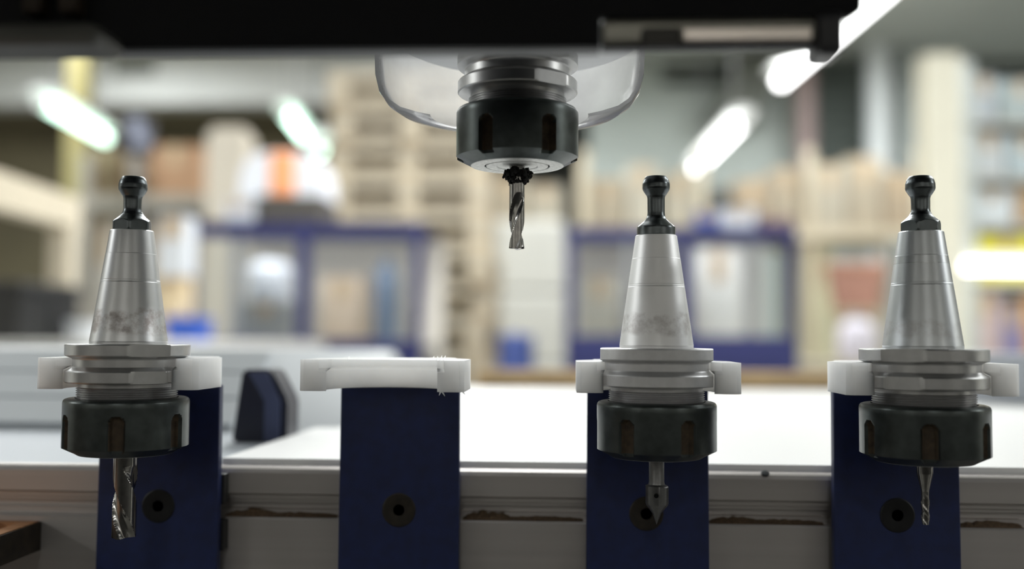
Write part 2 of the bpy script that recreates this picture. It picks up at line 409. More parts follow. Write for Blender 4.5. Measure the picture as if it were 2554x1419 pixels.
# grey cover right
gc = thing('side_cover', 'low pale grey cover beyond the white sheet at the right edge', 'cover', (0.6, 1.0, Z_TAB))
ga = onz(2405, 1003, Z_SHEET); gb = onz(2620, 1034, Z_SHEET)
bm = bmesh.new()
prism(bm, [(ga.x, ga.y), (gb.x + 0.2, gb.y - 0.03), (0.95, 1.19), (ga.x, 1.19)], Z_SHEET, zat(2480, 893, ga.y), 'z')
bmesh.ops.bevel(bm, geom=bm.edges[:], offset=0.003, segments=2, affect='EDGES')
obj('cover_body', rel(bm, gc), COVERG, gc, 35)
obj('cover_lid', rel(boxbm((ga.x + 0.01, ga.y + 0.04, zat(2480, 893, ga.y) - 0.0005), (0.9, 1.17, zat(2480, 893, ga.y) + 0.003), 0.001), gc), COVERG, gc)

# dark pod standing at the left edge of the sheet
yp = 0.58
pd = thing('stop_block', 'dark navy wedge shaped block at the left edge of the white sheet', 'stop', at(655, 1100, yp))
zb0 = Z_TAB - pd.location.z
def lp(px, py, y=yp): 
    q = at(px, py, y); return (q.x - pd.location.x, q.z - pd.location.z)
DKN = mat('dark_navy_block', (20, 24, 44), 0.35, 0, var=0.1, scale=50)
DKN2 = mat('navy_slate', (66, 74, 104), 0.4, 0, var=0.1, scale=50)
ol = [(lp(600, 0)[0], zb0), (lp(604, 920)[0], lp(604, 922)[1]), (lp(676, 920)[0], lp(676, 922)[1]), (lp(716, 1000)[0], lp(716, 1000)[1]), (lp(716, 1000)[0], zb0)]
bm = bmesh.new(); prism(bm, ol, 0.0, 0.028, 'y'); bmesh.ops.bevel(bm, geom=bm.edges[:], offset=0.0015, segments=2, affect='EDGES')
obj('block_body', bm, DKN, pd, 35)
ol2 = [(lp(622, 926)[0], lp(622, 928)[1]), (lp(668, 926)[0], lp(668, 928)[1]), (lp(700, 1000)[0], lp(700, 1000)[1]), (lp(700, 1000)[0], zb0 + .001), (lp(662, 1000)[0], zb0 + .001), (lp(662, 1000)[0], lp(660, 1000)[1])]
bm = bmesh.new(); prism(bm, ol2, -0.002, 0.0015, 'y')
obj('face_plate', bm, DKN2, pd)

# ------------------------------------------------------------------ tool posts, forks
YT = 0.420
YPF = 0.455                                      # front of the blue plates
posts = [ # px of left/right edge at 1130, bolt px, label
    (246, 546, 395, 1262, 'leftmost dark navy post plate carrying the wide end mill holder', BOLTD),
    (847, 1146, 995, 1272, 'navy post plate under the empty white fork', BOLTM),
    (1463, 1768, 1612, 1281, 'navy post plate behind the tool with the pointed cutter', BOLTM),
    (2079, 2393, 2238, 1285, 'rightmost navy post plate behind the tool with the thin tapered bit', BOLTD)]
# tool axes: x px at nut level, Y, flange-top pixel y, scale
axes = [(321.5, 0.417, 858, 1.0), (964, 0.420, 862.5, 1.0), (1637, 0.424, 868.5, 0.985), (2301.5, 0.420, 870, 1.0)]
FORK_TOP, FORK_BOT = -5.75, -18.6
def post(i):
    a, b, bx, by, lab, bmt = posts[i]
    xa, xb = at(a, 1130, YPF).x, at(b, 1130, YPF).x
    ax = axes[i]; zt_ = at(ax[0], ax[2], ax[1]).z + FORK_BOT * mm * ax[3]
    t = thing('tool_post', lab, 'post', ((xa + xb) / 2, YPF, zt_ - 0.10), 0, 'navy tool posts along the front rail')
    w = (xb - xa) / 2
    bm = bmesh.new()
    h = 0.012                                     # slight widening downwards as built
    prism(bm, [(-w * 0.992, 0.10), (w * 0.992, 0.10), (w * 1.008, -0.045), (-w * 1.008, -0.045)], 0.0, 0.005, 'y')
    bmesh.ops.bevel(bm, geom=bm.edges[:], offset=0.0004, segments=1, affect='EDGES')
    obj('post_plate', bm, NAVY, t)
    # spacers between plate and rail
    for (py0, py1, ex) in ((1176, 1250, 0.0012 if i == 0 else -0.004), (1290, 1364, 0.0014 if i == 0 else -0.004)):
        za, zc = at(bx, py0, YF).z - t.location.z, at(bx, py1, YF).z - t.location.z
        obj('spacer', boxbm((-w - ex * 0.9, 0.005, zc), (w + ex, YF - YPF, za), 0.0004), BLACKPL, t)
    pb = at(bx, by, YPF) - t.location
    bm = bmesh.new(); R = 7.6
    lathe(bm, sc([(R, 0.0), (R, 0.25), (R - 0.5, 0.6), (3.6, 0.6), (2.6, 0.5), (2.5, -1.5), (0.4, -1.6)]), 40)
    bmesh.ops.rotate(bm, verts=bm.verts, cent=(0, 0, 0), matrix=Matrix.Rotation(math.radians(90), 3, 'X'))
    obj('bolt', bm, bmt, t, 30, (pb.x, 0.0, pb.z))
    return t
POSTS = [post(i) for i in range(4)]

def fork_mesh(k=1.0):
    bm = bmesh.new()
    def ring_outline(ri, tipx, tipy, bevel, wmax, ytip_out):
        """closed U outline, counter-clockwise; inner arc radius ri"""
        n = 28
        a0 = math.asin(min(0.999, -tipy / ri)) if tipy < 0 else 0
        inner = []
        for i in range(n + 1):                    # from right tip round the back to the left tip
            t = -a0 + (PI + 2 * a0) * i / n
            inner.append((ri * math.cos(t), ri * math.sin(t)))
        outer = [(-wmax + 2.0, ytip_out), (-wmax, ytip_out + 2.2), (-wmax, 18), (-25.5, 30), (-25.5, 39.5), (25.5, 39.5), (25.5, 30), (wmax, 18), (wmax, ytip_out + 2.2), (wmax - 2.0, ytip_out)]
        tipR = (inner[0][0] + bevel, ytip_out); tipL = (-tipR[0], ytip_out)
        return inner + [tipL] + outer + [tipR]
    # body: lower, fits round the lower flange; ridge: upper, reaches into the groove
    lv = [(FORK_BOT, ring_outline(25.2, 0, -10.5, 3.2, 34, -12.0)), (-10.6, ring_outline(25.2, 0, -10.5, 3.2, 34, -12.0)),
          (-9.2, ring_outline(22.7, 0, -5.0, 3.6, 34, -12.0)), (FORK_TOP, ring_outline(22.7, 0, -5.0, 3.6, 34, -12.0))]
    rows = [[bm.verts.new((x * mm, y * mm, z * mm)) for x, y in o] for z, o in lv]
    n = len(rows[0])
    for a, b in zip(rows, rows[1:]):
        for i in range(n):
            j = (i + 1) % n; bm.faces.new((a[i], a[j], b[j], b[i]))
    # caps as quad strips between inner arc and outer outline, so the concave shape closes cleanly
    f1 = bm.faces.new(rows[0]); f2 = bm.faces.new(list(reversed(rows[-1])))
    bmesh.ops.triangulate(bm, faces=[f1, f2])
    return bm
FORK_LABELS = ['leftmost white plastic fork gripping the wide end mill holder', 'empty white plastic fork with burred prongs on the second post',
               'white plastic fork gripping the matt grey holder with pointed cutter', 'rightmost white plastic fork gripping the holder with thin tapered bit']
FORKS = []
for i, (px, Y, py, k) in enumerate(axes):
    p = at(px, py, Y)
    t = thing('tool_fork', FORK_LABELS[i], 'fork', p, 0, 'white tool forks on the posts', k)
    obj('fork_body', fork_mesh(), WHITEPL, t, 30)
    FORKS.append(t)
# burrs curling off the empty fork's right prong
bm = bmesh.new(); random.seed(5)
for (x, y, z) in [(19, -14.5, -5.8), (20.5, -15, -5.8), (22, -15.4, -5.8), (20.8, -15.3, -18.5), (21.6, -15.5, -18.5), (30, -15.4, -18.5), (-20.5, 0, -5.8), (16, -2, -5.8)]:
    s = 1 if z > -10 else -1
    dx = random.uniform(-0.6, 1.2)
    base = Vector((x + 3.6, y + 3.7, z)); tip = base + Vector((dx, 0, s * random.uniform(0.9, 2.2)))
    tube(bm, base * mm, tip * mm, 0.00045, 5, 0.00008)
o = obj('burr', bm, WHITEPL, FORKS[1]); o['kind'] = 'stuff'

# ------------------------------------------------------------------ tool holders
def flats(angs, depth_half=math.radians(20.5)):
    c = math.cos(depth_half)
    def f(t, r, z):
        for a in angs:
            d = (t - a + PI) % (2 * PI) - PI
            if abs(d) < depth_half: return min(r, 25.0 * mm * c / math.cos(d))
        return r
    return f
def nut_bm(rot):
    bm = bmesh.new(); seg = 288
    zs = [(20.6, -22.3), (23.6, -22.45), (24.5, -22.8), (25.0, -23.4), (25.2, -24.2)]
    z = -26.0
    while z > -42.4: zs.append((25.2, z)); z -= 0.55
    zs += [(25.2, -42.6), (24.4, -43.0), (22.6, -43.9), (20.6, -44.9), (19.6, -45.5), (19.2, -45.75)]
    def rm(t, r, z):
        zm = z / mm
        if zm > -28.0 or zm < -45.4: return r
        k = (t - rot) / (PI / 3); d = (k - round(k)) * (PI / 3) * 25.2
        hw = 3.25
        if zm > -28.9 - hw * 0.9:
            dy = (zm + 28.9 + hw * 0.9) / 0.9
            hw2 = hw * hw - dy * dy
            if hw2 <= 0: return r
            hw = math.sqrt(hw2)
        if abs(d) >= hw: return r
        dep = min(3.0, (hw - abs(d)) * 2.4 + 0.6)
        return min(r, (25.2 - dep) * mm)
    lathe(bm, sc(zs), seg, rm, cap0=False, cap1=False)
    for f in bm.faces:
        c = f.calc_center_median(); zm = c.z / mm
        if -42.6 < zm < -28 and math.hypot(c.x, c.y) < 24.3 * mm: f.material_index = 1
    return bm
def fluted_bm(R, ztop, zfl, zend, turns, depth=0.52, seg=64, rows=90, land=1.0, tipcut=0.0):
    bm = bmesh.new(); prev = None
    for i in range(rows + 1):
        z = ztop + (zend - ztop) * i / rows
        ramp = max(0.0, min(1.0, (zfl - z) / 7.0)); ramp = math.sin(ramp * PI / 2)
        tw = turns * 2 * PI * max(0.0, (zfl - z)) / (zfl - zend)
        row = []
        for j in range(seg):
            t = 2 * PI * j / seg
            ph = (t - tw) % PI
            rr = R
            if ph > land:
                u = (ph - land) / (PI - land)
                rr = R * (1 - depth * ramp * min(1.0, 1.25 * math.sin(PI * min(1, u * 0.93 + 0.05)) ** 0.65))
            row.append(bm.verts.new((rr * mm * math.cos(t), rr * mm * math.sin(t), z * mm + (tipcut * mm * (0.5 + 0.5 * math.cos(2 * (t - tw))) if i == rows else 0))))
        if prev:
            for j in range(seg):
                q = (j + 1) % seg; bm.faces.new((prev[j], prev[q], row[q], row[j]))
        else: bm.faces.new(row)
        prev = row
    bm.faces.new(list(reversed(prev)))
    return bm

def tool(i, label, loc, k, taper_m, flange_m, flat_angs, nut_ang, hexstud, cutter, stud=0.0, with_swarf=False):
    off = math.atan2(-loc.y, -loc.x) + PI / 2
    flat_angs = [q + off for q in flat_angs]; nut_ang += off
    t = thing('tool_holder', label, 'tool holder', loc, 0, 'collet tool holders of the machine', k)
    # pull stud
    hexR = 8.25
    def hx(tt, r, z):
        if not hexstud or z / mm > 53.2 or z / mm < 47.9: return r
        a = (tt - (flip(-8) + off)) / (PI / 3); d = (a - math.floor(a) - 0.5) * PI / 3
        return min(r, hexR * mm * math.cos(math.radians(28)) / math.cos(d))
    head = [(3.9, 72.6), (4.4, 72.5), (4.7, 72.2), (5.4, 71.0), (5.85, 69.4), (5.9, 67.6), (5.7, 66.8), (4.6, 65.0), (4.0, 64.2), (3.75, 63.2), (3.7, 57.8), (3.9, 56.4), (4.5, 55.2), (5.6, 54.0), (6.9, 52.9), (7.6, 52.3), (8.1, 51.8), (8.2, 51.3), (8.2, 48.4), (7.9, 48.1)]
    prof = []
    for a, b in zip(head, head[1:]):
        for q in range(4): prof.append((a[0] + (b[0] - a[0]) * q / 4, a[1] + (b[1] - a[1]) * q / 4 + stud * max(0.0, min(1.0, (a[1] + (b[1] - a[1]) * q / 4 - 56) / 6))))
    prof.append(head[-1])
    obj('pull_stud', lathe(bmesh.new(), sc(prof), 96, hx), STUD_M, t, 28)
    # taper with two turned grooves
    rt = lambda z: 8.95 + (15.85 - 8.95) * (47.2 - z) / 47.2
    prof = [(7.6, 48.25), (8.5, 48.2), (8.85, 47.9), (rt(47.2), 47.2), (rt(38.2) - 0.04, 38.2), (rt(38.1) + 0.03, 38.05), (rt(27.2), 27.2), (rt(27.1) - 0.07, 27.1), (rt(26.8) - 0.07, 26.8), (rt(26.7), 26.7), (rt(26.2), 26.2), (rt(26.1) - 0.06, 26.1), (rt(25.9), 25.9), (rt(1.2), 1.2), (15.6, 0.9), (15.6, 0.0)]
    obj('taper', lathe(bmesh.new(), sc(prof), 128), taper_m, t, 6)
    # flange, gripper groove, lower flange
    prof = [(15.6, 0.05), (24.3, 0.0), (24.8, -0.15), (25.0, -0.5), (25.0, -4.6), (24.6, -5.0), (22.9, -5.6), (22.2, -5.9), (21.9, -6.4), (21.9, -9.3), (22.3, -9.7), (24.4, -10.9), (24.8, -11.4), (24.8, -15.5), (24.3, -16.0), (20.2, -16.3), (19.4, -16.5), (19.4, -17.9)]
    fm = flats(flat_angs)
    obj('flange', lathe(bmesh.new(), sc(prof), 180, fm), flange_m, t, 12)
    # thread
    prof = [(19.3, -17.8)]
    z = -17.9
    while z > -23.0:
        prof += [(19.45, z), (20.25, z - 0.42), (20.25, z - 0.5)]; z -= 0.92
    prof.append((19.4, -23.2))
    obj('thread', lathe(bmesh.new(), sc(prof), 96), flange_m, t, 15)
    nt_ = obj('collet_nut', nut_bm(nut_ang), NUTM, t, 28); nt_.data.materials.append(SLOTDUST)
    bm = lathe(bmesh.new(), sc([(19.25, -45.7), (19.0, -45.85), (13.6, -45.95), (13.4, -45.7), (12.9, -45.7), (12.7, -46.0), (8.6, -46.05), (7.4, -45.2), (5.5, -45.0)]), 96)
    obj('nut_face', bm, NUTFACE, t, 25)
    # collet slits ring
    zc = -45.9
    if cutter == 'endmill':
        o = obj('end_mill', fluted_bm(4.85, -45.0, -51.0, -81.0, 0.5, 0.34, land=1.75, tipcut=1.6), CARB, t, 35)
        o['label'] = 'wide bright two flute end mill'
    elif cutter == 'drill':
        o = obj('spiral_bit', fluted_bm(3.15, -45.0, -57.0, -80.2, -0.5, 0.36, land=1.5, tipcut=1.2), CARB, t, 35)
        o['label'] = 'slim spiral fluted router bit'
    elif cutter == 'point':
        prof = [(3.25, -44.8), (3.25, -56.4), (3.5, -57.4), (4.7, -58.0), (5.0, -58.5), (5.0, -65.4), (4.7, -66.2), (2.2, -69.2), (2.0, -69.4), (0.08, -74.2)]
        def rm(tt, r, z):
            zz = z / mm
            if zz < -58.2: 
                dd = math.cos(tt - 0.5)
                if dd < -0.3: return r * 0.92
            return r
        o = obj('pointed_cutter', lathe(bmesh.new(), sc(prof), 64, rm), CARBG, t, 25); o['label'] = 'stepped pointed engraving cutter'
        h = bmesh.new(); lathe(h, sc([(0.95, 0.0), (0.95, 0.12), (0.6, 0.14), (0.5, 0.05)]), 20)
        bmesh.ops.rotate(h, verts=h.verts, cent=(0, 0, 0), matrix=Matrix.Rotation(math.radians(90), 3, 'X'))
        obj('set_screw', h, BLACKSTEEL, o, 30, (-0.0006, -0.0050, -0.0615))
    else:
        prof = [(3.15, -44.8), (3.15, -50.4), (3.05, -51.0), (1.75, -56.8), (1.5, -58.0)]
        bm = lathe(bmesh.new(), sc(prof), 48, cap1=False)
        o = obj('tapered_bit', bm, CARB, t, 25); o['label'] = 'thin tapered ball nose bit'
        prev = None
        fb = fluted_bm(1.52, -57.9, -58.2, -71.2, 1.1, 0.16, seg=40, rows=60)
        for v in fb.verts:                          # slight swell to the tip
            u = (-0.0579 - v.co.z) / 0.0133; v.co.x *= 1 + 0.12 * math.sin(PI * u) ; v.co.y *= 1 + 0.12 * math.sin(PI * u)
        obj('flute', fb, CARB, o, 35)
    if with_swarf:
        bm = bmesh.new(); random.seed(11)
        for q in range(230):
            a = random.uniform(0, 2 * PI); z = random.triangular(-53.8, -46.4, -49.2)
            r = random.uniform(2.4, 3.6 + 2.7 * math.exp(-((z + 48.8) / 1.9) ** 2))
            s = random.uniform(0.5, 1.25)
            mtx = Matrix.Translation(Vector((r * math.cos(a), r * math.sin(a), z)) * mm) @ Matrix.Rotation(random.uniform(0, 6), 4, Vector((random.random(), random.random(), random.random() + .1)).normalized()) @ Matrix.Diagonal((s * mm * 1.6, s * mm, s * mm * 0.8, 1))
            bmesh.ops.create_icosphere(bm, subdivisions=1, radius=0.8, matrix=mtx)
        o = obj('swarf', bm, mat('black_swarf', (14, 14, 10), 0.9, 0, var=0.4, scale=900), t); o['kind'] = 'stuff'; o['label'] = 'ragged clump of black chips'
    return t
def flip(a): return math.radians(a - 90)          # angle measured from straight towards the camera, positive to the right
def axis(i):
    px, Y, py, k = axes[i]; return at(px, py, Y), k
p, k = axis(0)
tool(0, 'leftmost tool holder with worn brown taper, wide end mill below', p, k, STEEL_A, FL_A, [flip(20), flip(200)], flip(-9), True, 'endmill', -1.3)
p, k = axis(2)
tool(2, 'matt grey tool holder with stepped pointed cutter, right of the spindle', p, k, STEEL_B, FL_B, [flip(90), flip(-90)], flip(-29), False, 'point', 1.1)
p, k = axis(3)
tool(3, 'rightmost tool holder with banded shiny taper and thin tapered bit', p, k, STEEL_C, FL_A, [flip(-18), flip(162)], flip(5), True, 'taper', -1.3)
YS = 0.410
ps = at(1291.5, 142, YS)
tool(4, 'tool holder clamped up in the spindle with black chips around its bit', ps, 1.0, STEEL_A, FL_A, [flip(35), flip(215)], flip(-30), False, 'drill', with_swarf=True)

# ------------------------------------------------------------------ spindle and gantry
sp = thing('spindle', 'grey spindle nose under the black guard with a clear plastic shroud', 'spindle', ps)
prof = [(16.6, 90.0), (16.6, 0.9), (19.5, 0.6), (24.0, 0.8), (24.6, 1.4), (24.8, 3.0), (27.5, 3.4), (47.0, 4.6), (50.0, 6.0), (50.6, 9.0), (50.6, 90.0)]
obj('spindle_housing', lathe(bmesh.new(), sc(prof), 128, cap0=False, cap1=False), HOUS, sp, 25)
obj('spindle_body', boxbm((-0.06, -0.052, 0.09), (0.06, 0.075, 0.42), 0.004), mat('spindle_black', (26, 27, 30), 0.5), sp)
prof = [(56.0, 40.0), (55.8, 2.0), (55.3, -9.0), (53.6, -16.0), (50.3, -20.5), (45.5, -23.6), (38.0, -25.6), (33.0, -26.3), (32.6, -25.2), (38.0, -24.2), (45.0, -22.2), (49.2, -19.4), (52.2, -15.2), (53.6, -8.5), (54.0, 2.0), (54.2, 40.0)]
so = obj('dust_shroud', lathe(bmesh.new(), sc(prof), 96, arc=(-0.12, PI + 0.12)), SHROUD, sp, 40, (at(1271, 140, YS) - ps))
so['label'] = 'clear milky plastic half round dust shroud'

YG = 0.300
ga_t = thing('gantry', 'black gantry guard across the top of the view', 'gantry', (0, 0.34, 1.3))
zlo = at(900, 119, YG).z; zroll = (at(1500, 121, YG).z - at(300, 121, YG).z)
xl, xr_ = -0.75, at(2150, 20, YG).x
xE = at(2040, 60, YG).x
bm = bmesh.new()
prism(bm, [(xl, at(100, 122, YG).z), (at(262, 122, YG).x, at(262, 122, YG).z), (at(1498, 116, YG).x, at(1498, 116, YG).z), (at(1498, 40, YG).x, at(1498, 42, YG).z), (at(2120, 40, YG).x, at(2120, 42, YG).z), (xr_, at(2150, 22, YG).z), (xr_, at(2150, -20, YG).z), (at(2150, -20, YG).x, 1.42), (xl, 1.42)], YG, YG + 0.0035, 'y')
obj('guard_panel', rel(bm, ga_t), GANTRY, ga_t)
obj('guard_lip', rel(boxbm((at(262, 120, YG).x, YG + 0.0036, at(900, 119, YG).z + 0.0004), (at(1498, 120, YG).x, YG + 0.012, at(900, 100, YG).z), 0.0005), ga_t), mat('guard_lip', (128, 130, 134), 0.5), ga_t)
# left grey bracket in front of the panel
obj('bracket', rel(boxbm((-0.5, YG - 0.02, at(120, 104, YG - 0.02).z), (at(240, 80, YG - 0.02).x, YG + 0.001, at(120, 52, YG - 0.02).z), 0.003), ga_t), GANTRYG, ga_t)
for x in (60, 150):
    bm = bmesh.new()
    a = at(x, 20, YG - 0.004)
    obj('rib', rel(boxbm((a.x, YG - 0.006, at(60, 46, YG).z), (a.x + 0.006, YG + 0.001, 1.30), 0.001), ga_t), mat('brown_rib', (46, 34, 22), 0.7), ga_t)
# right: dark carrier with a bright aluminium strip and an end block
ca, cb = at(1502, 112, YG), at(2050, 112, YG)
obj('carrier_bar', rel(boxbm((at(1500, 70, YG).x, YG + 0.0005, at(1770, 112, YG).z), (cb.x, YG + 0.006, at(1770, 40, YG).z), 0.002), ga_t), mat('carrier_grey', (150, 148, 140), 0.4, 0.8), ga_t)
obj('carrier_lip', rel(boxbm((at(1500, 70, YG).x, YG - 0.001, at(1770, 120, YG).z), (cb.x, YG + 0.005, at(1770, 110, YG).z), 0.0008), ga_t), mat('carrier_lip_dark', (34, 35, 40), 0.5), ga_t)
o = obj('bright_strip', rel(boxbm((at(1702, 90, YG).x, YG - 0.003, at(1860, 108, YG).z), (at(2020, 90, YG).x, YG + 0.001, at(1860, 74, YG).z), 0.0006), ga_t), GALU, ga_t); o['label'] = 'pale pinkish aluminium strip'
obj('dark_sleeve', rel(boxbm((at(1600, 90, YG).x, YG - 0.0025, at(1650, 118, YG).z), (at(1698, 90, YG).x, YG + 0.001, at(1650, 72, YG).z), 0.001), ga_t), mat('sleeve_dark', (60, 58, 54), 0.5), ga_t)
obj('end_block', rel(boxbm((at(2032, 60, YG).x, YG - 0.004, at(2065, 142, YG).z), (at(2098, 60, YG).x, YG + 0.012, at(2065, 36, YG).z), 0.002), ga_t), mat('end_block_dark', (30, 31, 36), 0.4), ga_t)
# added out-of-view carrying structure, beam deepened to shade the tool fronts
obj('beam', rel(boxbm((-0.95, -0.25, 1.42), (0.95, 0.356, 1.75), 0.004), ga_t), GANTRY, ga_t)
for x in (-0.98, 0.9):
    obj('upright', rel(boxbm((x, 0.10, 0.0), (x + 0.08, 0.358, 1.42), 0.004), ga_t), GANTRY, ga_t)

# brown slotted board at the lower left, against the rail
bd = thing('brown_board', 'brown board end with a dark slot at the lower left corner', 'board', at(60, 1300, 0.45))
zc = at(95, 1299, 0.4655).z - bd.location.z
xr2 = at(97, 1300, 0.4655).x - bd.location.x
bm = bmesh.new()
y0, y1 = 0.33 - 0.45, 0.4655 - 0.45
th = 0.0135
box(bm, (xr2 - 0.007, y0, zc - th), (xr2, y1, zc)); box(bm, (xr2 - 0.12, y1 - 0.004, zc - th), (xr2 - 0.007, y1, zc)); box(bm, (xr2 - 0.12, y0, zc - th), (xr2 - 0.017, y1 - 0.004, zc)); box(bm, (xr2 - 0.017, y0, zc - th), (xr2 - 0.007, y1 - 0.03, zc))
obj('board_top', bm, WOODB, bd)
obj('board_edge', boxbm((xr2, y0, zc - th), (xr2 + 0.0012, y1, zc - 0.0004)), mat('board_edge_dark', (40, 32, 22), 0.8, 0, 0.4, 200), bd)

# ------------------------------------------------------------------ background objects
def px_box(px0, py0, px1, py1, Y, depth, floor=False, z0=None):
    x0 = at(px0, (py0 + py1) / 2, Y).x; x1 = at(px1, (py0 + py1) / 2, Y).x
    zt = at((px0 + px1) / 2, py0, Y).z; zb = 0.0 if floor else at((px0 + px1) / 2, py1, Y).z
    if z0 is not None: zb = z0
    return Vector((x0, Y, zb)), Vector((x1, Y + depth, zt))
def crate_bits(t, lo, hi, m, flap, tape_m=None):
    """a carton: body, two lid flaps with a gap, a tape strip"""
    d = hi - lo
    obj('carton_body', boxbm((-d.x / 2, 0, 0), (d.x / 2, d.y, d.z - 0.006), 0.004, 1), m, t)
    for s in (0, 1):
        obj('flap', boxbm((-d.x / 2, d.y * (0.503 if s else 0.0), d.z - 0.006), (d.x / 2, d.y * (1.0 if s else 0.497), d.z), 0.001, 1), m, t)
    obj('tape', boxbm((-0.03, -0.0015, d.z * 0.62), (0.03, 0.0, d.z - 0.006)), tape_m or flap, t)
CARD = [mat('card_%d' % i, c, 0.8, 0, 0.06, 6) for i, c in enumerate([(168, 158, 140), (158, 144, 124), (188, 183, 169), (146, 128, 108), (174, 168, 153)])]
TAPE = mat('brown_tape', (184, 162, 132), 0.4, 0, 0.03)
def carton(label, px0, py0, px1, py1, Y, depth, mi, group=None, z0=None, m=None, cat='box', name='cardboard_box'):
    lo, hi = px_box(px0, py0, px1, py1, Y, depth, z0=z0)
    if z0 is not None: lo.z += 0.002
    t = thing(name, label, cat, ((lo.x + hi.x) / 2, Y, lo.z), 0, group)
    crate_bits(t, lo, hi, m or CARD[mi], TAPE); return t
def rack(label, px0, px1, Y, depth, shelf_px, top_px, col, posts_px=None, name='storage_rack', bh=0.09):
    x0 = at(px0, 500, Y).x; x1 = at(px1, 500, Y).x; ztop = at((px0 + px1) / 2, top_px, Y).z
    t = thing(name, label, 'shelf', ((x0 + x1) / 2, Y, 0))
    cx = (x0 + x1) / 2
    n = 2 if not posts_px else len(posts_px)
    xs = [x0, x1 - 0.06] if not posts_px else [at(q, 500, Y).x for q in posts_px]
    for x in xs:
        for y in (0.0, depth - 0.05): obj('upright', boxbm((x - cx, y, 0), (x - cx + 0.06, y + 0.05, ztop), 0.004, 1), col, t)
    zs = []
    for sp_ in shelf_px:
        z = at((px0 + px1) / 2, sp_, Y).z; zs.append(z)
        obj('shelf_board', boxbm((x0 - cx + 0.0, 0.002, z - 0.02), (x1 - cx, depth - 0.002, z), 0.002, 1), CARD[1], t)
        for y in (-0.012, depth): obj('shelf_beam', boxbm((x0 - cx, y, z - bh), (x1 - cx, y + 0.012, z - 0.01), 0.002, 1), col, t)
    return t, zs

# left side: yellow post, wooden rack, bench, bins
yp_ = px_box(157, 60, 206, 900, 6.4, 0.12, floor=True)
t = thing('steel_post', 'pale yellow square post from floor to ceiling at the left', 'post', ((yp_[0].x + yp_[1].x) / 2, 6.4, 0))
w = (yp_[1].x - yp_[0].x) / 2
YELP = mat('pale_yellow_paint', (156, 148, 100), 0.6, 0, 0.08, 3)
obj('post_shaft', boxbm((-w, 0, 0.012), (w, 0.12, 3.59), 0.006), YELP, t); obj('base_plate', boxbm((-w * 1.8, -0.05, 0), (w * 1.8, 0.17, 0.012)), YELP, t)
# wooden frame, running away from the camera
A = at(-60, 462, 2.35); B = at(160, 528, 2.85)
zb_ = B.z
t = thing('timber_stand', 'pale pine stand with a thick top beam at the left edge', 'stand', (B.x, B.y, 1.087))
zb_ -= 1.087
dv = Vector((A.x - B.x, A.y - B.y, 0))
d = dv.normalized(); sd_ = Vector((0, 0, 1)).cross(d)
bm = bmesh.new()
q = [(-0.03, -0.045), (0.03, -0.045), (0.03, 0.045), (-0.03, 0.045)]
e = [d * -0.05, dv * 1.4]
VA = [[bm.verts.new(ee + sd_ * a + Vector((0, 0, zb_ + b))) for a, b in q] for ee in e]
bm.faces.new(VA[0]); bm.faces.new(list(reversed(VA[1])))
for i in range(4): bm.faces.new((VA[0][i], VA[1][i], VA[1][(i + 1) % 4], VA[0][(i + 1) % 4]))
obj('top_beam', bm, PINE, t)
for f_ in (0.0, 1.3):
    c = dv * f_; obj('leg', boxbm((c.x - 0.03, c.y - 0.03, 0), (c.x + 0.03, c.y + 0.03, zb_ - 0.045), 0.003, 1), PINE, t)
bz = 1.085
bench = thing('work_bench', 'long low bench at the left behind the white cover', 'bench', (-1.55, 3.0, 0))
obj('bench_top', boxbm((-0.85, -0.95, bz - 0.04), (0.72, 0.52, bz), 0.004, 1), mat('bench_top_grey', (190, 188, 182), 0.6), bench)
for x in (-0.8, 0.62):
    for y in (-0.9, 0.44): obj('leg', boxbm((x, y, 0), (x + 0.06, y + 0.06, bz - 0.04)), mat('bench_leg', (90, 92, 96), 0.5), bench)
BIN = mat('black_bin', (12, 13, 13), 0.5, 0, 0.2, 20)
def bin_(label, px0, py0, px1, Y, depth):
    lo, hi = px_box(px0, py0, px1, 850, Y, depth, z0=bz + 0.002)
    t = thing('storage_bin', label, 'bin', ((lo.x + hi.x) / 2, Y, bz + 0.002), 0, 'black bins on the bench'); d = hi - lo
    bm = bmesh.new(); prof = [(-d.x / 2 * 0.9, 0), (d.x / 2 * 0.9, 0), (d.x / 2, d.z), (-d.x / 2, d.z)]
    prism(bm, prof, 0, depth, 'y'); obj('bin_body', bm, BIN, t)
    bm = bmesh.new(); box(bm, (-d.x / 2 - 0.008, -0.008, d.z - 0.02), (d.x / 2 + 0.008, depth + 0.008, d.z + 0.004), 0.004, 1); obj('rim', bm, BIN, t)
bin_('black plastic bin at the left edge, nearer the frame of the photo', -60, 705, 48, 2.4, 0.16)
bin_('black plastic bin right of the other black bin on the bench', 62, 712, 134, 2.62, 0.14)
WTUB = mat('white_tub', (226, 230, 236), 0.5, 0, 0.03)
lo, hi = px_box(140, 800, 232, 858, 2.6, 0.12, z0=bz + 0.002)
t = thing('white_tub', 'low white tub on the bench right of the black bins', 'tub', ((lo.x + hi.x) / 2, 2.66, bz + 0.002))
r_ = (hi.x - lo.x) / 2; h_ = hi.z - lo.z
obj('tub_body', lathe(bmesh.new(), [(r_ * 0.85, 0), (r_ * 0.97, h_ * 0.9), (r_, h_ * 0.92), (r_, h_), (r_ * 0.93, h_), (r_ * 0.8, 0.01)], 40), WTUB, t, 35)
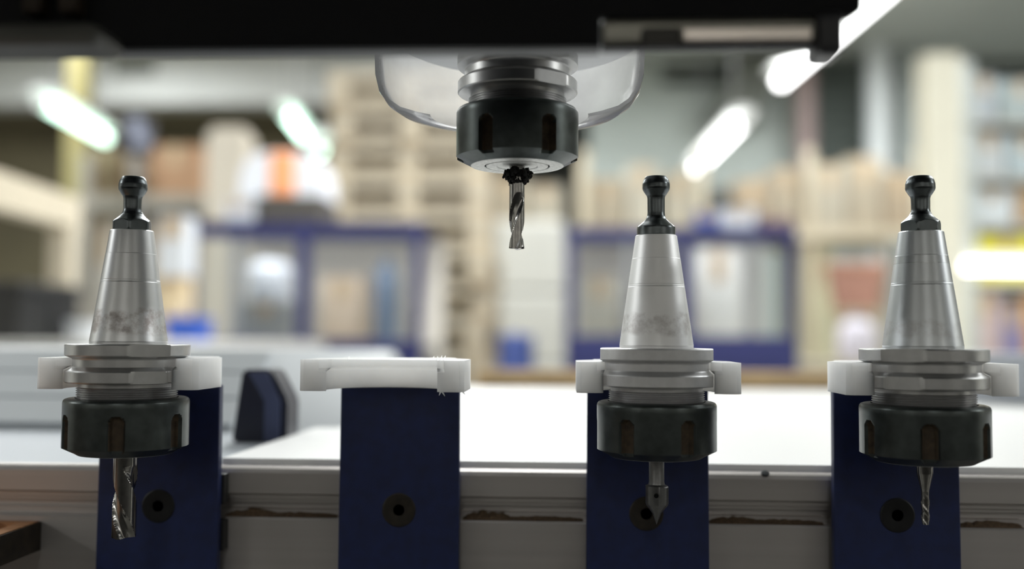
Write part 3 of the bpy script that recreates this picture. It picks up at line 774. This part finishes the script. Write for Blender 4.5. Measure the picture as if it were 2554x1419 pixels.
# stacked light boxes behind
WBOX = mat('white_box', (208, 212, 218), 0.6, 0, 0.03); BEIGEB = mat('beige_box', (216, 196, 160), 0.7, 0, 0.05); BLUEC = mat('bright_blue_crate', (52, 92, 190), 0.5, 0, 0.06)
z_ = bz
lo, hi = px_box(412, 792, 492, 860, 3.3, 0.14, z0=bz + 0.002)
t = thing('blue_crate', 'bright blue crate on the bench left of the blue framed cabinet', 'crate', ((lo.x + hi.x) / 2, 3.3, bz + 0.002)); d = hi - lo
obj('crate_body', boxbm((-d.x / 2, 0, 0), (d.x / 2, 0.14, d.z - 0.015), 0.004, 1), BLUEC, t); obj('rim', boxbm((-d.x / 2 - 0.006, -0.006, d.z - 0.015), (d.x / 2 + 0.006, 0.146, d.z), 0.003, 1), BLUEC, t)
carton('beige carton between the blue crate and the white box', 398, 690, 456, 792, 3.32, 0.1, 0, z0=hi.z, m=BEIGEB)
lo2, hi2 = px_box(398, 690, 456, 792, 3.32, 0.1)
carton('white box on top of the beige carton left of the blue cabinet', 392, 538, 462, 690, 3.31, 0.11, 0, z0=hi2.z, m=WBOX)

# left rack at 5.6 m
RKG = mat('rack_grey', (150, 146, 138), 0.5, 0.1, 0.06)
t, zs = rack('grey storage rack with cartons behind the leftmost tool holder', 196, 640, 5.6, 0.7, (484, 850), 384, RKG, posts_px=(196, 318, 620))
grp = 'cartons on the left rack'
carton('orange brown carton on the upper shelf of the left rack', 372, 362, 498, 484, 5.7, 0.4, 3, grp, z0=zs[0], m=mat('card_orange', (164, 130, 102), 0.8, 0, 0.06, 6))
carton('dull brown carton on the upper shelf beside the yellow post', 216, 366, 300, 484, 5.72, 0.4, 3, grp, z0=zs[0], m=mat('card_dull', (134, 116, 92), 0.8, 0, 0.06, 6))
carton('tall pale grey wrapped carton on the lower shelf at left', 206, 545, 300, 850, 5.7, 0.4, 2, grp, z0=zs[1], m=mat('card_pale_grey', (196, 192, 184), 0.7, 0, 0.05, 6))
carton('tall cream carton on the lower shelf behind the left taper', 326, 560, 420, 850, 5.72, 0.4, 2, grp, z0=zs[1], m=mat('card_cream', (216, 202, 176), 0.7, 0, 0.05, 6))
carton('pale carton on the lower shelf behind the white box', 430, 566, 600, 850, 5.74, 0.4, 2, grp, z0=zs[1], m=mat('card_pale', (200, 190, 176), 0.7, 0, 0.05, 6))
# off-white pillar
lo, hi = px_box(508, 315, 606, 900, 5.2, 0.2, floor=True)
t = thing('pillar', 'off white square pillar left of the machine hood with orange panel', 'pillar', ((lo.x + hi.x) / 2, 5.2, 0)); d = hi - lo
PIL = mat('offwhite_pillar', (206, 198, 184), 0.7, 0, 0.04)
obj('shaft', boxbm((-d.x / 2, 0, 0), (d.x / 2, 0.2, d.z - 0.03), 0.01, 2), PIL, t); obj('cap', boxbm((-d.x / 2 * 0.8, 0.02, d.z - 0.03), (d.x / 2 * 0.8, 0.18, d.z), 0.008, 2), PIL, t)
# work lamp: dark head with two round lenses on a pole
pc = at(340, 330, 3.9)
t = thing('work_lamp', 'dark work lamp with two dim round lenses on a pole above the left holder', 'lamp', (pc.x, 3.9, 0))
DKL = mat('dark_lamp', (52, 52, 62), 0.5, 0, 0.1)
obj('pole', tube(bmesh.new(), (0, 0.02, 0.0), (0, 0.02, pc.z - 0.02), 0.016, 12), mat('pole_grey', (128, 126, 126), 0.5, 0.2), t, 40)
obj('foot', lathe(bmesh.new(), [(0.16, 0), (0.16, 0.012), (0.03, 0.03)], 32), DKL, t, 30)
obj('lamp_head', boxbm((-0.07, -0.01, pc.z - 0.085), (0.055, 0.06, pc.z + 0.05), 0.015, 3), DKL, t)
LENS = mat('dim_lens', (150, 156, 176), 0.25, 0.1, 0.03)
for (a, b) in ((338, 312), (348, 350)):
    l_ = at(a, b, 3.885); bm = bmesh.new(); lathe(bm, [(0.036, 0), (0.036, 0.012), (0.025, 0.018)], 28)
    bmesh.ops.rotate(bm, verts=bm.verts, cent=(0, 0, 0), matrix=Matrix.Rotation(math.radians(90), 3, 'X'))
    obj('lens', bm, LENS, t, 30, (l_.x - pc.x, -0.008, l_.z))
# vent on the fascia
vc = at(335, 168, 8.19); t = thing('wall_vent', 'dark slatted vent on the pale fascia at upper left', 'vent', (vc.x, 8.185, vc.z))
vw = (at(385, 168, 8.2).x - at(282, 168, 8.2).x) / 2; vh = 0.06
VNT = mat('vent_dark', (104, 108, 100), 0.7, 0, 0.05)
obj('vent_frame', boxbm((-vw, -0.01, -vh), (vw, 0.015, vh), 0.004, 1), VNT, t)
for k in range(4): obj('slat', boxbm((-vw * 0.92, -0.02, -vh * 0.8 + k * vh * 0.45), (vw * 0.92, -0.01, -vh * 0.8 + k * vh * 0.45 + 0.014)), VNT, t)

# blue framed enclosures
BLUEF = mat('navy_blue_frame', (46, 50, 100), 0.5, 0, 0.05, 5)
INNER = mat('enclosure_inside', (216, 212, 204), 0.7, 0, 0.05, 3); GREYV = mat('enclosure_bar', (140, 144, 148), 0.5, 0, 0.05)
def enclosure(label, X0, X1, ytop, ybot, Y, depth, bars, rails, stiles, greybars):
    lo, hi = px_box(X0, ytop, X1, ybot, Y, depth); cx = (lo.x + hi.x) / 2
    t = thing('machine_enclosure', label, 'enclosure', (cx, Y, 0))
    X = lambda px: at(px, 720, Y).x - cx
    Z = lambda py: at((X0 + X1) / 2, py, Y).z
    for (a, b) in stiles: obj('stile', boxbm((X(a), 0, 0), (X(b), 0.05, hi.z), 0.005, 1), BLUEF, t)
    for (a, b) in rails: obj('rail', boxbm((lo.x - cx + 0.001, 0.003, Z(b)), (hi.x - cx - 0.001, 0.046, Z(a)), 0.004, 1), BLUEF, t)
    obj('lower_panel', boxbm((lo.x - cx + 0.01, 0.01, 0.05), (hi.x - cx - 0.01, 0.04, Z(rails[-1][0]) - 0.002)), BLUEF, t)
    obj('roof', boxbm((lo.x - cx, 0.0, hi.z), (hi.x - cx, depth, hi.z + 0.006), 0.002, 1), BLUEF, t)
    obj('back_panel', boxbm((lo.x - cx, depth - 0.02, 0), (hi.x - cx, depth, hi.z)), INNER, t)
    for (a, b) in greybars: obj('door_edge', boxbm((X(a), 0.015, Z(rails[-1][0])), (X(b), 0.05, Z(rails[0][1])), 0.003, 1), GREYV, t)
    for (a, b) in bars: obj('pane', boxbm((X(a), 0.022, Z(rails[-1][0])), (X(b), 0.026, Z(rails[0][1]))), GLASS, t)
    obj('inner_shelf', boxbm((lo.x - cx + 0.02, 0.08, Z(rails[-1][0]) - 0.02), (hi.x - cx - 0.02, depth - 0.03, Z(rails[-1][0]))), INNER, t)
    l = bpy.data.lights.new('enclosure_fill', 'AREA'); l.shape = 'RECTANGLE'; l.size = (hi.x - lo.x) * 0.8; l.size_y = 0.05; l.energy = 3.0  # fill light added to brighten the enclosure interior
    lo_ = bpy.data.objects.new('enclosure_fill', l); C.objects.link(lo_); lo_.location = (cx, Y + 0.08, hi.z - 0.03); lo_.rotation_euler = (math.radians(35), 0, 0)
    obj('added_fill_strip', boxbm((lo.x - cx + 0.06, 0.055, hi.z - 0.028), (hi.x - cx - 0.06, 0.11, hi.z - 0.004), 0.003, 1), INNER, t)  # made-up housing for the added fill light
    return t, Z(rails[-1][0]), hi.z + 0.006
E1, shelf1, top1 = enclosure('blue framed machine enclosure with two windows left of the pallet stack', 466, 1050, 556, 892, 3.6, 0.7, [(480, 742), (766, 1030)], [(562, 592), (846, 892)], [(466, 482), (738, 768), (1028, 1050)], [(570, 592)])
E2, shelf2, top2 = enclosure('blue framed machine enclosure behind the matt grey tool holder', 1412, 1990, 570, 912, 4.3, 0.7, [(1432, 1700), (1724, 1972)], [(572, 600), (838, 912)], [(1412, 1434), (1696, 1726), (1970, 1990)], [(1560, 1578), (1866, 1884)])
# inside the left enclosure
pc = at(660, 705, 3.75)
carton('flat grey carton under the white canister in the left enclosure', 596, 752, 724, 846, 3.74, 0.16, 0, z0=shelf1, m=mat('card_mid_grey', (168, 170, 168), 0.7, 0, 0.04, 5))
shelf1b = at(660, 752, 3.74).z
t = thing('white_canister', 'round white canister behind the left window of the left enclosure', 'canister', (pc.x, 3.83, shelf1b + 0.003))
hz = at(660, 655, 3.8).z - shelf1b
obj('canister_body', lathe(bmesh.new(), [(0.085, 0), (0.09, 0.01), (0.09, hz * 0.85), (0.07, hz * 0.95)], 36), WTUB, t, 35); obj('lid', lathe(bmesh.new(), [(0.072, hz * 0.95), (0.072, hz), (0.05, hz + 0.006)], 36), WTUB, t, 35)
pc = at(958, 705, 3.85)
t = thing('gas_cylinder', 'slate blue gas cylinder behind the right window of the left enclosure', 'cylinder', (pc.x, 3.9, shelf1 + 0.002))
hz = at(958, 645, 3.9).z - shelf1
obj('cylinder_body', lathe(bmesh.new(), [(0.046, 0), (0.05, 0.01), (0.05, hz * 0.72), (0.044, hz * 0.82), (0.022, hz * 0.9), (0.02, hz * 0.93)], 32), mat('slate_blue', (112, 128, 150), 0.4, 0, 0.05), t, 35)
obj('valve', lathe(bmesh.new(), [(0.014, hz * 0.93), (0.014, hz * 0.97), (0.026, hz * 0.97), (0.026, hz)], 24), mat('slate_blue', (112, 128, 150)), t, 35)
carton('tan carton inside the right window of the left enclosure', 800, 690, 905, 846, 3.9, 0.25, 0, z0=shelf1, m=mat('card_rose', (206, 188, 166), 0.8, 0, 0.05, 5))
carton('pale carton inside the left window of the right enclosure', 1450, 690, 1545, 838, 4.5, 0.25, 2, z0=shelf2)
carton('dark red carton inside the right enclosure behind the holder', 1585, 720, 1690, 838, 4.5, 0.25, 2, z0=shelf2, m=mat('card_dark_red', (128, 96, 96), 0.8, 0, 0.1, 5))
carton('tall white carton inside the right window of the right enclosure', 1735, 620, 1850, 838, 4.55, 0.25, 2, z0=shelf2, m=mat('card_white', (222, 220, 214), 0.7, 0, 0.03, 5))
# on the left enclosure: dark base, white hood with orange panel, white box
lo, hi = px_box(640, 488, 800, 552, 3.7, 0.3, z0=top1)
t = thing('dark_case', 'dark grey case on top of the left enclosure', 'case', ((lo.x + hi.x) / 2, 3.7, top1)); d = hi - lo
DKC = mat('dark_case', (84, 80, 74), 0.6, 0, 0.1, 10)
obj('case_body', boxbm((-d.x / 2, 0, 0), (d.x / 2, 0.3, d.z * 0.8), 0.006, 2), DKC, t); obj('case_lid', boxbm((-d.x / 2 - 0.004, -0.004, d.z * 0.8), (d.x / 2 + 0.004, 0.304, d.z), 0.006, 2), DKC, t)
zc_ = hi.z
lo, hi = px_box(596, 378, 806, 488, 3.72, 0.24)
t = thing('machine_hood', 'rounded white hood with an orange panel on the dark case', 'hood', ((lo.x + hi.x) / 2, 3.72, zc_)); d = hi - lo; d.z = hi.z - zc_
bm = bmesh.new(); n = 18
ol = [(-d.x / 2, 0), (-d.x / 2 * 0.98, d.z * 0.35)] + [(-d.x / 2 * 0.98 + d.x * 0.30 * (1 - math.cos(PI / 2 * i / 6)), d.z * 0.35 + d.z * 0.65 * math.sin(PI / 2 * i / 6)) for i in range(1, 7)]
ol += [(-x, z) for x, z in reversed(ol)]
prism(bm, ol, 0, 0.24, 'y'); obj('hood_shell', bm, mat('white_hood', (226, 229, 236), 0.35, 0, 0.02), t)
obj('orange_panel', boxbm((-d.x * 0.13, -0.008, 0.004), (d.x * 0.17, 0.002, d.z * 0.97), 0.006, 2), mat('orange_panel', (255, 172, 122), 0.5, 0, 0.03), t)
carton('small white carton on the left end of the left enclosure', 560, 498, 630, 552, 3.68, 0.2, 2, z0=top1, m=WBOX)
# on the right enclosure
carton('deep blue small box on the right enclosure', 1742, 525, 1792, 568, 4.4, 0.15, 0, z0=top2, m=mat('box_blue', (78, 92, 150), 0.6, 0, 0.05))
carton('white small box on the right enclosure beside the blue one', 1800, 520, 1886, 568, 4.42, 0.15, 0, z0=top2, m=WBOX)
carton('brown purple small box on the right end of the right enclosure', 1896, 538, 1976, 568, 4.4, 0.15, 0, z0=top2, m=mat('box_plum', (120, 100, 112), 0.7, 0, 0.05))

# pallet stack: one pallet with parts, copied upwards
YP = 4.75
x0 = at(824, 500, YP).x; x1 = at(1222, 500, YP).x; pw = x1 - x0; pdp = 0.8; ztop_ = at(1020, 182, YP).z
NP = 14; ph = ztop_ / NP
def make_pallet():
    t = thing('wooden_pallet', 'pale pine pallet in the tall stack behind the left enclosure', 'pallet', ((x0 + x1) / 2, YP, 0), 0, 'pine pallets in the tall stack')
    deck = boxbm((-pw / 2, 0, ph - 0.042), (pw / 2, 0.13, ph), 0.002, 1); o0 = obj('deck_board', deck, PINE, t)
    for k in range(1, 5):
        o = o0.copy(); C.objects.link(o); o.parent = t; o.location = (0, k * (pdp - 0.13) / 4, 0)
    lead = obj('bearer_board', boxbm((-pw / 2, 0, ph - 0.06), (-pw / 2 + 0.1, pdp, ph - 0.042), 0.002, 1), PINE2, t)
    for f_ in (0.5, 1.0):
        o = lead.copy(); C.objects.link(o); o.parent = t; o.location = ((pw - 0.1) * f_, 0, 0)
    st = obj('stringer', boxbm((-pw / 2 + 0.02, 0.085, 0.036), (pw / 2 - 0.02, 0.125, ph - 0.06), 0.002, 1), PINE, t)
    o = st.copy(); C.objects.link(o); o.parent = t; o.location = (0, pdp - 0.21, 0)
    blk = obj('block', boxbm((-pw / 2, 0, 0.036), (-pw / 2 + 0.1, 0.048, ph - 0.06), 0.002, 1), PINE, t)
    for a in range(3):
        for b in range(3):
            if a == b == 0: continue
            o = blk.copy(); C.objects.link(o); o.parent = t; o.location = ((pw - 0.1) * a / 2, (pdp - 0.048) * b / 2, 0)
    bb = obj('bottom_board', boxbm((-pw / 2, 0, 0), (-pw / 2 + 0.1, pdp, 0.036), 0.002, 1), PINE2, t)
    for f_ in (0.5, 1.0):
        o = bb.copy(); C.objects.link(o); o.parent = t; o.location = ((pw - 0.1) * f_, 0, 0)
    return t
P0 = make_pallet(); kids = list(P0.children)
ordn = ['lowest', 'second', 'third', 'fourth', 'fifth', 'sixth', 'seventh', 'eighth', 'ninth', 'tenth', 'eleventh', 'twelfth', 'thirteenth', 'topmost']
P0['label'] = 'lowest pale pine pallet of the tall stack behind the left enclosure'
random.seed(21)
for k in range(1, NP):
    r = P0.copy(); C.objects.link(r)
    r.location = (P0.location.x + random.uniform(-0.02, 0.02), YP + random.uniform(-0.03, 0.03), k * ph)
    r.rotation_euler = (0, 0, random.uniform(-0.03, 0.03))
    r['label'] = '%s%s pine pallet of the tall stack left of the spindle bit' % (ordn[k], '' if k == NP - 1 else ' from below')
    for c in kids:
        o = c.copy(); C.objects.link(o); o.parent = r

# white wrapped load between pallets and right enclosure
lo, hi = px_box(1224, 548, 1408, 900, 5.75, 0.5, floor=True)
t = thing('wrapped_load', 'tall white wrapped load right of the pallet stack', 'load', ((lo.x + hi.x) / 2, 5.75, 0)); d = hi - lo
WRAP = mat('white_wrap', (204, 205, 200), 0.4, 0, 0.05, 4)
for k in range(4): obj('wrapped_block', boxbm((-d.x / 2, 0, 0.12 + (d.z - 0.12) * k / 4 + 0.002), (d.x / 2, 0.5, 0.12 + (d.z - 0.12) * (k + 1) / 4), 0.03, 3), WRAP, t)
obj('base_board', boxbm((-d.x / 2, 0, 0), (d.x / 2, 0.5, 0.12)), PINE2, t)
zl = hi.z
carton('tan carton on the left of the white wrapped load', 1226, 440, 1310, 548, 5.8, 0.3, 0, 'cartons on the wrapped load', z0=zl)
carton('brown carton on the right of the white wrapped load', 1316, 462, 1404, 548, 5.82, 0.3, 4, 'cartons on the wrapped load', z0=zl)
lo, hi = px_box(1236, 836, 1332, 900, 4.7, 0.2, floor=True)
t = thing('blue_drum', 'blue drum top in front of the white wrapped load', 'drum', ((lo.x + hi.x) / 2, 4.8, 0)); r_ = (hi.x - lo.x) / 2; h_ = hi.z
obj('drum_body', lathe(bmesh.new(), [(r_ * 0.97, 0), (r_, 0.03), (r_ * 0.97, 0.3), (r_ * 1.0, 0.32), (r_ * 0.97, 0.34), (r_ * 0.97, 0.66), (r_, 0.68), (r_ * 0.97, 0.7), (r_ * 0.97, h_ - 0.03), (r_, h_ - 0.01), (r_ * 0.95, h_)], 40), mat('blue_drum', (84, 102, 168), 0.45, 0, 0.05), t, 30)
obj('bung', lathe(bmesh.new(), [(0.02, h_), (0.02, h_ + 0.01), (0.012, h_ + 0.012)], 16), mat('blue_drum', (84, 102, 168)), t, 30)

# long rack with cartons behind the right enclosure
RKT = mat('rack_cream', (200, 190, 168), 0.5, 0.1, 0.05)
t, zs = rack('long cream rack loaded with cartons behind the right enclosure', 1446, 2300, 6.8, 0.8, (566, 900), 372, RKT, posts_px=(1446, 1740, 2010, 2286))
grp = 'cartons on the long rack'
Y_ = 6.86
defs = [(1462, 446, 1560, 0, 'pale tan carton at the left end of the long rack'), (1566, 410, 1640, 2, 'cream carton beside the middle pull stud on the long rack'), (1656, 432, 1732, 4, 'tan carton right of the middle pull stud on the long rack'),
        (1838, 448, 1920, 1, 'brown carton on the long rack right of the dark canister'), (1926, 420, 2004, 0, 'tall tan carton on the middle of the long rack'),
        (2030, 410, 2110, 4, 'pale carton below the dark recess on the long rack'), (2116, 392, 2200, 0, 'tall orange tan carton left of the right pull stud'), (2206, 430, 2280, 1, 'brown carton behind the right pull stud')]
for (a, b, c_, mi, lab) in defs: carton(lab, a, b, c_, 566, Y_, 0.45, mi, grp, z0=zs[0])
grp2 = 'loads on the lower shelf of the long rack'
carton('pale green yellow carton on the lower shelf right of the enclosure', 2000, 600, 2076, 900, Y_, 0.45, 2, grp2, z0=zs[1], m=mat('card_lime', (206, 204, 172), 0.7, 0, 0.04))
# red brown basket and lavender sack
def sack(label, px0, py0, px1, Y, z0, col, nm, cat='sack'):
    lo, hi = px_box(px0, py0, px1, 900, Y, 0.2, z0=z0)
    t = thing('sack', label, cat, ((lo.x + hi.x) / 2, Y + 0.12, z0)); r_ = (hi.x - lo.x) / 2; h_ = hi.z - z0
    def rm(tt, r, z): return r * (1 + 0.05 * math.sin(3 * tt + z * 20) + 0.03 * math.sin(7 * tt))
    obj('sack_body', lathe(bmesh.new(), [(r_ * 0.8, 0), (r_ * 0.98, h_ * 0.15), (r_, h_ * 0.5), (r_ * 0.85, h_ * 0.8), (r_ * 0.5, h_ * 0.93)], 40, rm), mat(nm, col, 0.7, 0, 0.05, 8), t, 50)
    obj('tied_neck', lathe(bmesh.new(), [(r_ * 0.5, h_ * 0.93), (r_ * 0.3, h_ * 0.96), (r_ * 0.4, h_)], 24), mat(nm, col), t, 50)
table = thing('side_table', 'low table with mixed goods right of the right enclosure', 'table', (at(2160, 905, 5.4).x, 5.4, 0))
zt2 = at(2160, 905, 5.4).z
obj('table_top', boxbm((-0.3, 0, zt2 - 0.03), (0.34, 0.5, zt2), 0.004, 1), CARD[4], table)
for x in (-0.28, 0.28):
    for y in (0.02, 0.43): obj('leg', boxbm((x, y, 0), (x + 0.05, y + 0.05, zt2 - 0.03)), RKT, table)
sack('pale lavender sack on the low table beside the right taper', 2106, 790, 2204, 5.44, zt2, (206, 202, 214), 'lavender_sack')
lo, hi = px_box(2088, 652, 2216, 770, 5.9, 0.25)
stand = thing('basket_stand', 'slim stand under the red brown basket', 'stand', ((lo.x + hi.x) / 2, 5.95, 0))
obj('stand_top', boxbm((-0.12, 0, lo.z - 0.02), (0.12, 0.2, lo.z)), PINE2, stand)
for x in (-0.1, 0.07):
    for y in (0.01, 0.16): obj('leg', boxbm((x, y, 0), (x + 0.03, y + 0.03, lo.z - 0.02)), PINE2, stand)
t = thing('basket', 'red brown tapered basket left of the right taper', 'basket', ((lo.x + hi.x) / 2, 5.95, lo.z)); d = hi - lo
bm = bmesh.new(); prism(bm, [(-d.x * 0.36, 0), (d.x * 0.36, 0), (d.x / 2, d.z * 0.86), (-d.x / 2, d.z * 0.86)], 0, 0.2, 'y'); obj('basket_body', bm, mat('red_brown', (160, 118, 104), 0.7, 0, 0.15, 12), t)
obj('rim', boxbm((-d.x / 2 - 0.01, -0.01, d.z * 0.86), (d.x / 2 + 0.01, 0.21, d.z), 0.006, 1), mat('rim_brown', (176, 132, 112), 0.7), t)
# dark canister beside the lamp
lo, hi = px_box(1744, 456, 1830, 566, 6.84, 0.25, z0=zs[0])
t = thing('dark_canister', 'dark grey canister on the long rack below the bright lamp', 'canister', ((lo.x + hi.x) / 2, 7.0, zs[0] + 0.002)); d = hi - lo
obj('canister_body', lathe(bmesh.new(), [(d.x / 2, 0), (d.x / 2, d.z * 0.85), (d.x * 0.35, d.z * 0.95)], 32), mat('dark_can', (74, 78, 76), 0.5), t, 30); obj('lid', lathe(bmesh.new(), [(d.x * 0.3, d.z * 0.95), (d.x * 0.3, d.z)], 24), mat('dark_can', (74, 78, 76)), t, 30)

# upper right: ducts, pipes, dark recess, cream column, shelf unit
def duct(label, px0, py0, px1, Y, col, nm, name='duct', to_floor=True, py1=900):
    lo, hi = px_box(px0, py0, px1, py1, Y, 0.2, floor=to_floor)
    t = thing(name, label, name, ((lo.x + hi.x) / 2, Y, lo.z)); d = hi - lo
    m_ = mat(nm, col, 0.5, 0, 0.05, 4); r_ = d.x / 2
    tt = 3.59 - lo.z if py0 <= 150 else d.z
    bm = bmesh.new(); lathe(bm, [(r_, 0), (r_, tt)], 32)
    for v in bm.verts: v.co.y += r_
    obj('pipe', bm, m_, t, 40)
    for f_ in (0.45, 0.8):
        bm = bmesh.new(); lathe(bm, [(r_ * 1.0, tt * f_), (r_ * 1.1, tt * f_), (r_ * 1.1, tt * f_ + 0.03), (r_ * 1.0, tt * f_ + 0.03)], 32)
        for v in bm.verts: v.co.y += r_
        obj('collar', bm, m_, t, 40)
    return t
duct('white round duct rising behind the right pull stud', 2172, 120, 2240, 8.4, (206, 212, 214), 'white_duct')
duct('dull pink pipe below the end of the black guard', 1992, 120, 2042, 8.5, (150, 132, 130), 'pink_pipe', name='pipe')
duct('pale grey duct right of the white duct', 2256, 120, 2308, 8.6, (180, 188, 186), 'grey_duct')
lo, hi = px_box(2046, 150, 2176, 440, 8.91, 0.08)
t = thing('dark_recess', 'dark grey green recess built as slats between the pink pipe and the white duct', 'recess', ((lo.x + hi.x) / 2, 8.91, lo.z)); d = hi - lo  # added slatted panel stands in for a dark recess
DH = mat('dark_recess', (84, 92, 88), 0.7, 0, 0.08, 3); sxx = 1.0
for k in range(8): obj('slat', boxbm((-d.x / 2 * sxx, 0, d.z * k / 8 + 0.004), (d.x / 2 * sxx, 0.05, d.z * (k + 1) / 8 - 0.004), 0.006, 1), DH, t)
obj('guide_rail', boxbm((-d.x / 2 * sxx - 0.04, 0.0, 0), (-d.x / 2 * sxx - 0.003, 0.08, d.z)), DH, t); obj('guide_rail', boxbm((d.x / 2 * sxx + 0.003, 0.0, 0), (d.x / 2 * sxx + 0.04, 0.08, d.z)), DH, t)
# slanted dark duct under the ceiling
a1, a2, a3, a4 = (at(1850, 150, 8.6), at(1960, 150, 8.6), at(1900, 286, 8.6), at(1770, 286, 8.6))
bm = bmesh.new(); prism(bm, [(v.x - a4.x, v.z - a4.z) for v in (a4, a3, Vector((a2.x, 0, 3.0 + 0.55)), Vector((a1.x, 0, 3.0 + 0.55)))], 0, 0.3, 'y')
t = thing('chute', 'slanting dark grey chute above the bright lamp', 'chute', (a4.x, 8.6, a4.z))
obj('chute_body', bm, mat('chute_dark', (104, 108, 102), 0.7, 0, 0.06, 3), t)
obj('mouth_rim', boxbm((-0.03, -0.02, -0.03), (a3.x - a4.x + 0.03, 0.32, 0.0)), mat('chute_rim', (120, 124, 118), 0.7), t)
# cream column
lo, hi = px_box(2318, 150, 2402, 900, 5.0, 0.16, floor=True)
t = thing('steel_column', 'cream painted column standing right of the right pull stud', 'column', ((lo.x + hi.x) / 2, 5.0, 0)); d = hi - lo
CRM = mat('cream_paint', (226, 222, 204), 0.5, 0, 0.04, 3); zcol = at(2360, 138, 5.0).z
obj('web', boxbm((-d.x / 2 + 0.02, 0.06, 0.015), (d.x / 2 - 0.02, 0.10, zcol)), CRM, t)
for s in (0.0, 0.15): obj('column_flange', boxbm((-d.x / 2, s, 0.015), (d.x / 2, s + 0.02, zcol), 0.003, 1), CRM, t)
obj('top_plate', boxbm((-d.x * 0.52, -0.004, zcol), (d.x * 0.52, 0.174, zcol + 0.01)), CRM, t)
obj('base_plate', boxbm((-d.x * 0.8, -0.06, 0), (d.x * 0.8, 0.23, 0.015)), CRM, t)
# shelf unit at the right edge
RS = mat('right_shelf_grey', (186, 192, 190), 0.6, 0, 0.04, 3)
t, zs3 = rack('pale shelf unit at the right edge behind the cream column', 2408, 2760, 5.6, 0.5, (300, 440, 558, 700, 905), 150, RS, posts_px=(2408, 2740), name='shelf_unit', bh=0.03)
grp = 'goods in the right shelf unit'
def sbox(lab, a, b, c_, shelf, col, nm): carton(lab, a, b, c_, 0, 5.66, 0.32, 0, grp, z0=zs3[shelf], m=mat(nm, col, 0.7, 0, 0.04, 6))
sbox('pale blue grey box high on the right shelf unit', 2424, 190, 2480, 0, (188, 196, 204), 'sb_a'); sbox('grey box on the upper shelf at the right edge', 2492, 200, 2600, 0, (166, 178, 180), 'sb_b')
sbox('light grey box on the second shelf beside the cream column', 2424, 330, 2500, 1, (196, 202, 206), 'sb_c'); sbox('pale teal box on the second shelf at the right edge', 2508, 340, 2600, 1, (176, 190, 196), 'sb_d')
sbox('white blue box on the third shelf beside the cream column', 2420, 470, 2520, 2, (212, 220, 226), 'sb_e'); sbox('amber box on the third shelf at the right edge', 2528, 455, 2600, 2, (186, 160, 130), 'sb_f')
sbox('yellow box above the horizontal lamp at right', 2412, 584, 2600, 3, (226, 218, 84), 'sb_g')
sbox('lilac box on the bottom shelf beside the cream column', 2412, 725, 2486, 4, (196, 178, 180), 'sb_h'); sbox('blue violet box on the bottom shelf at the right edge', 2492, 760, 2544, 4, (136, 130, 168), 'sb_i'); sbox('orange tan box at the right edge of the bottom shelf', 2548, 730, 2640, 4, (206, 160, 110), 'sb_j')
o = lamp('warm white horizontal tube on the right shelf unit', at(2398, 664, 5.3), at(2760, 668, 5.3), 7, (255, 250, 232), 0.022, hang=False)
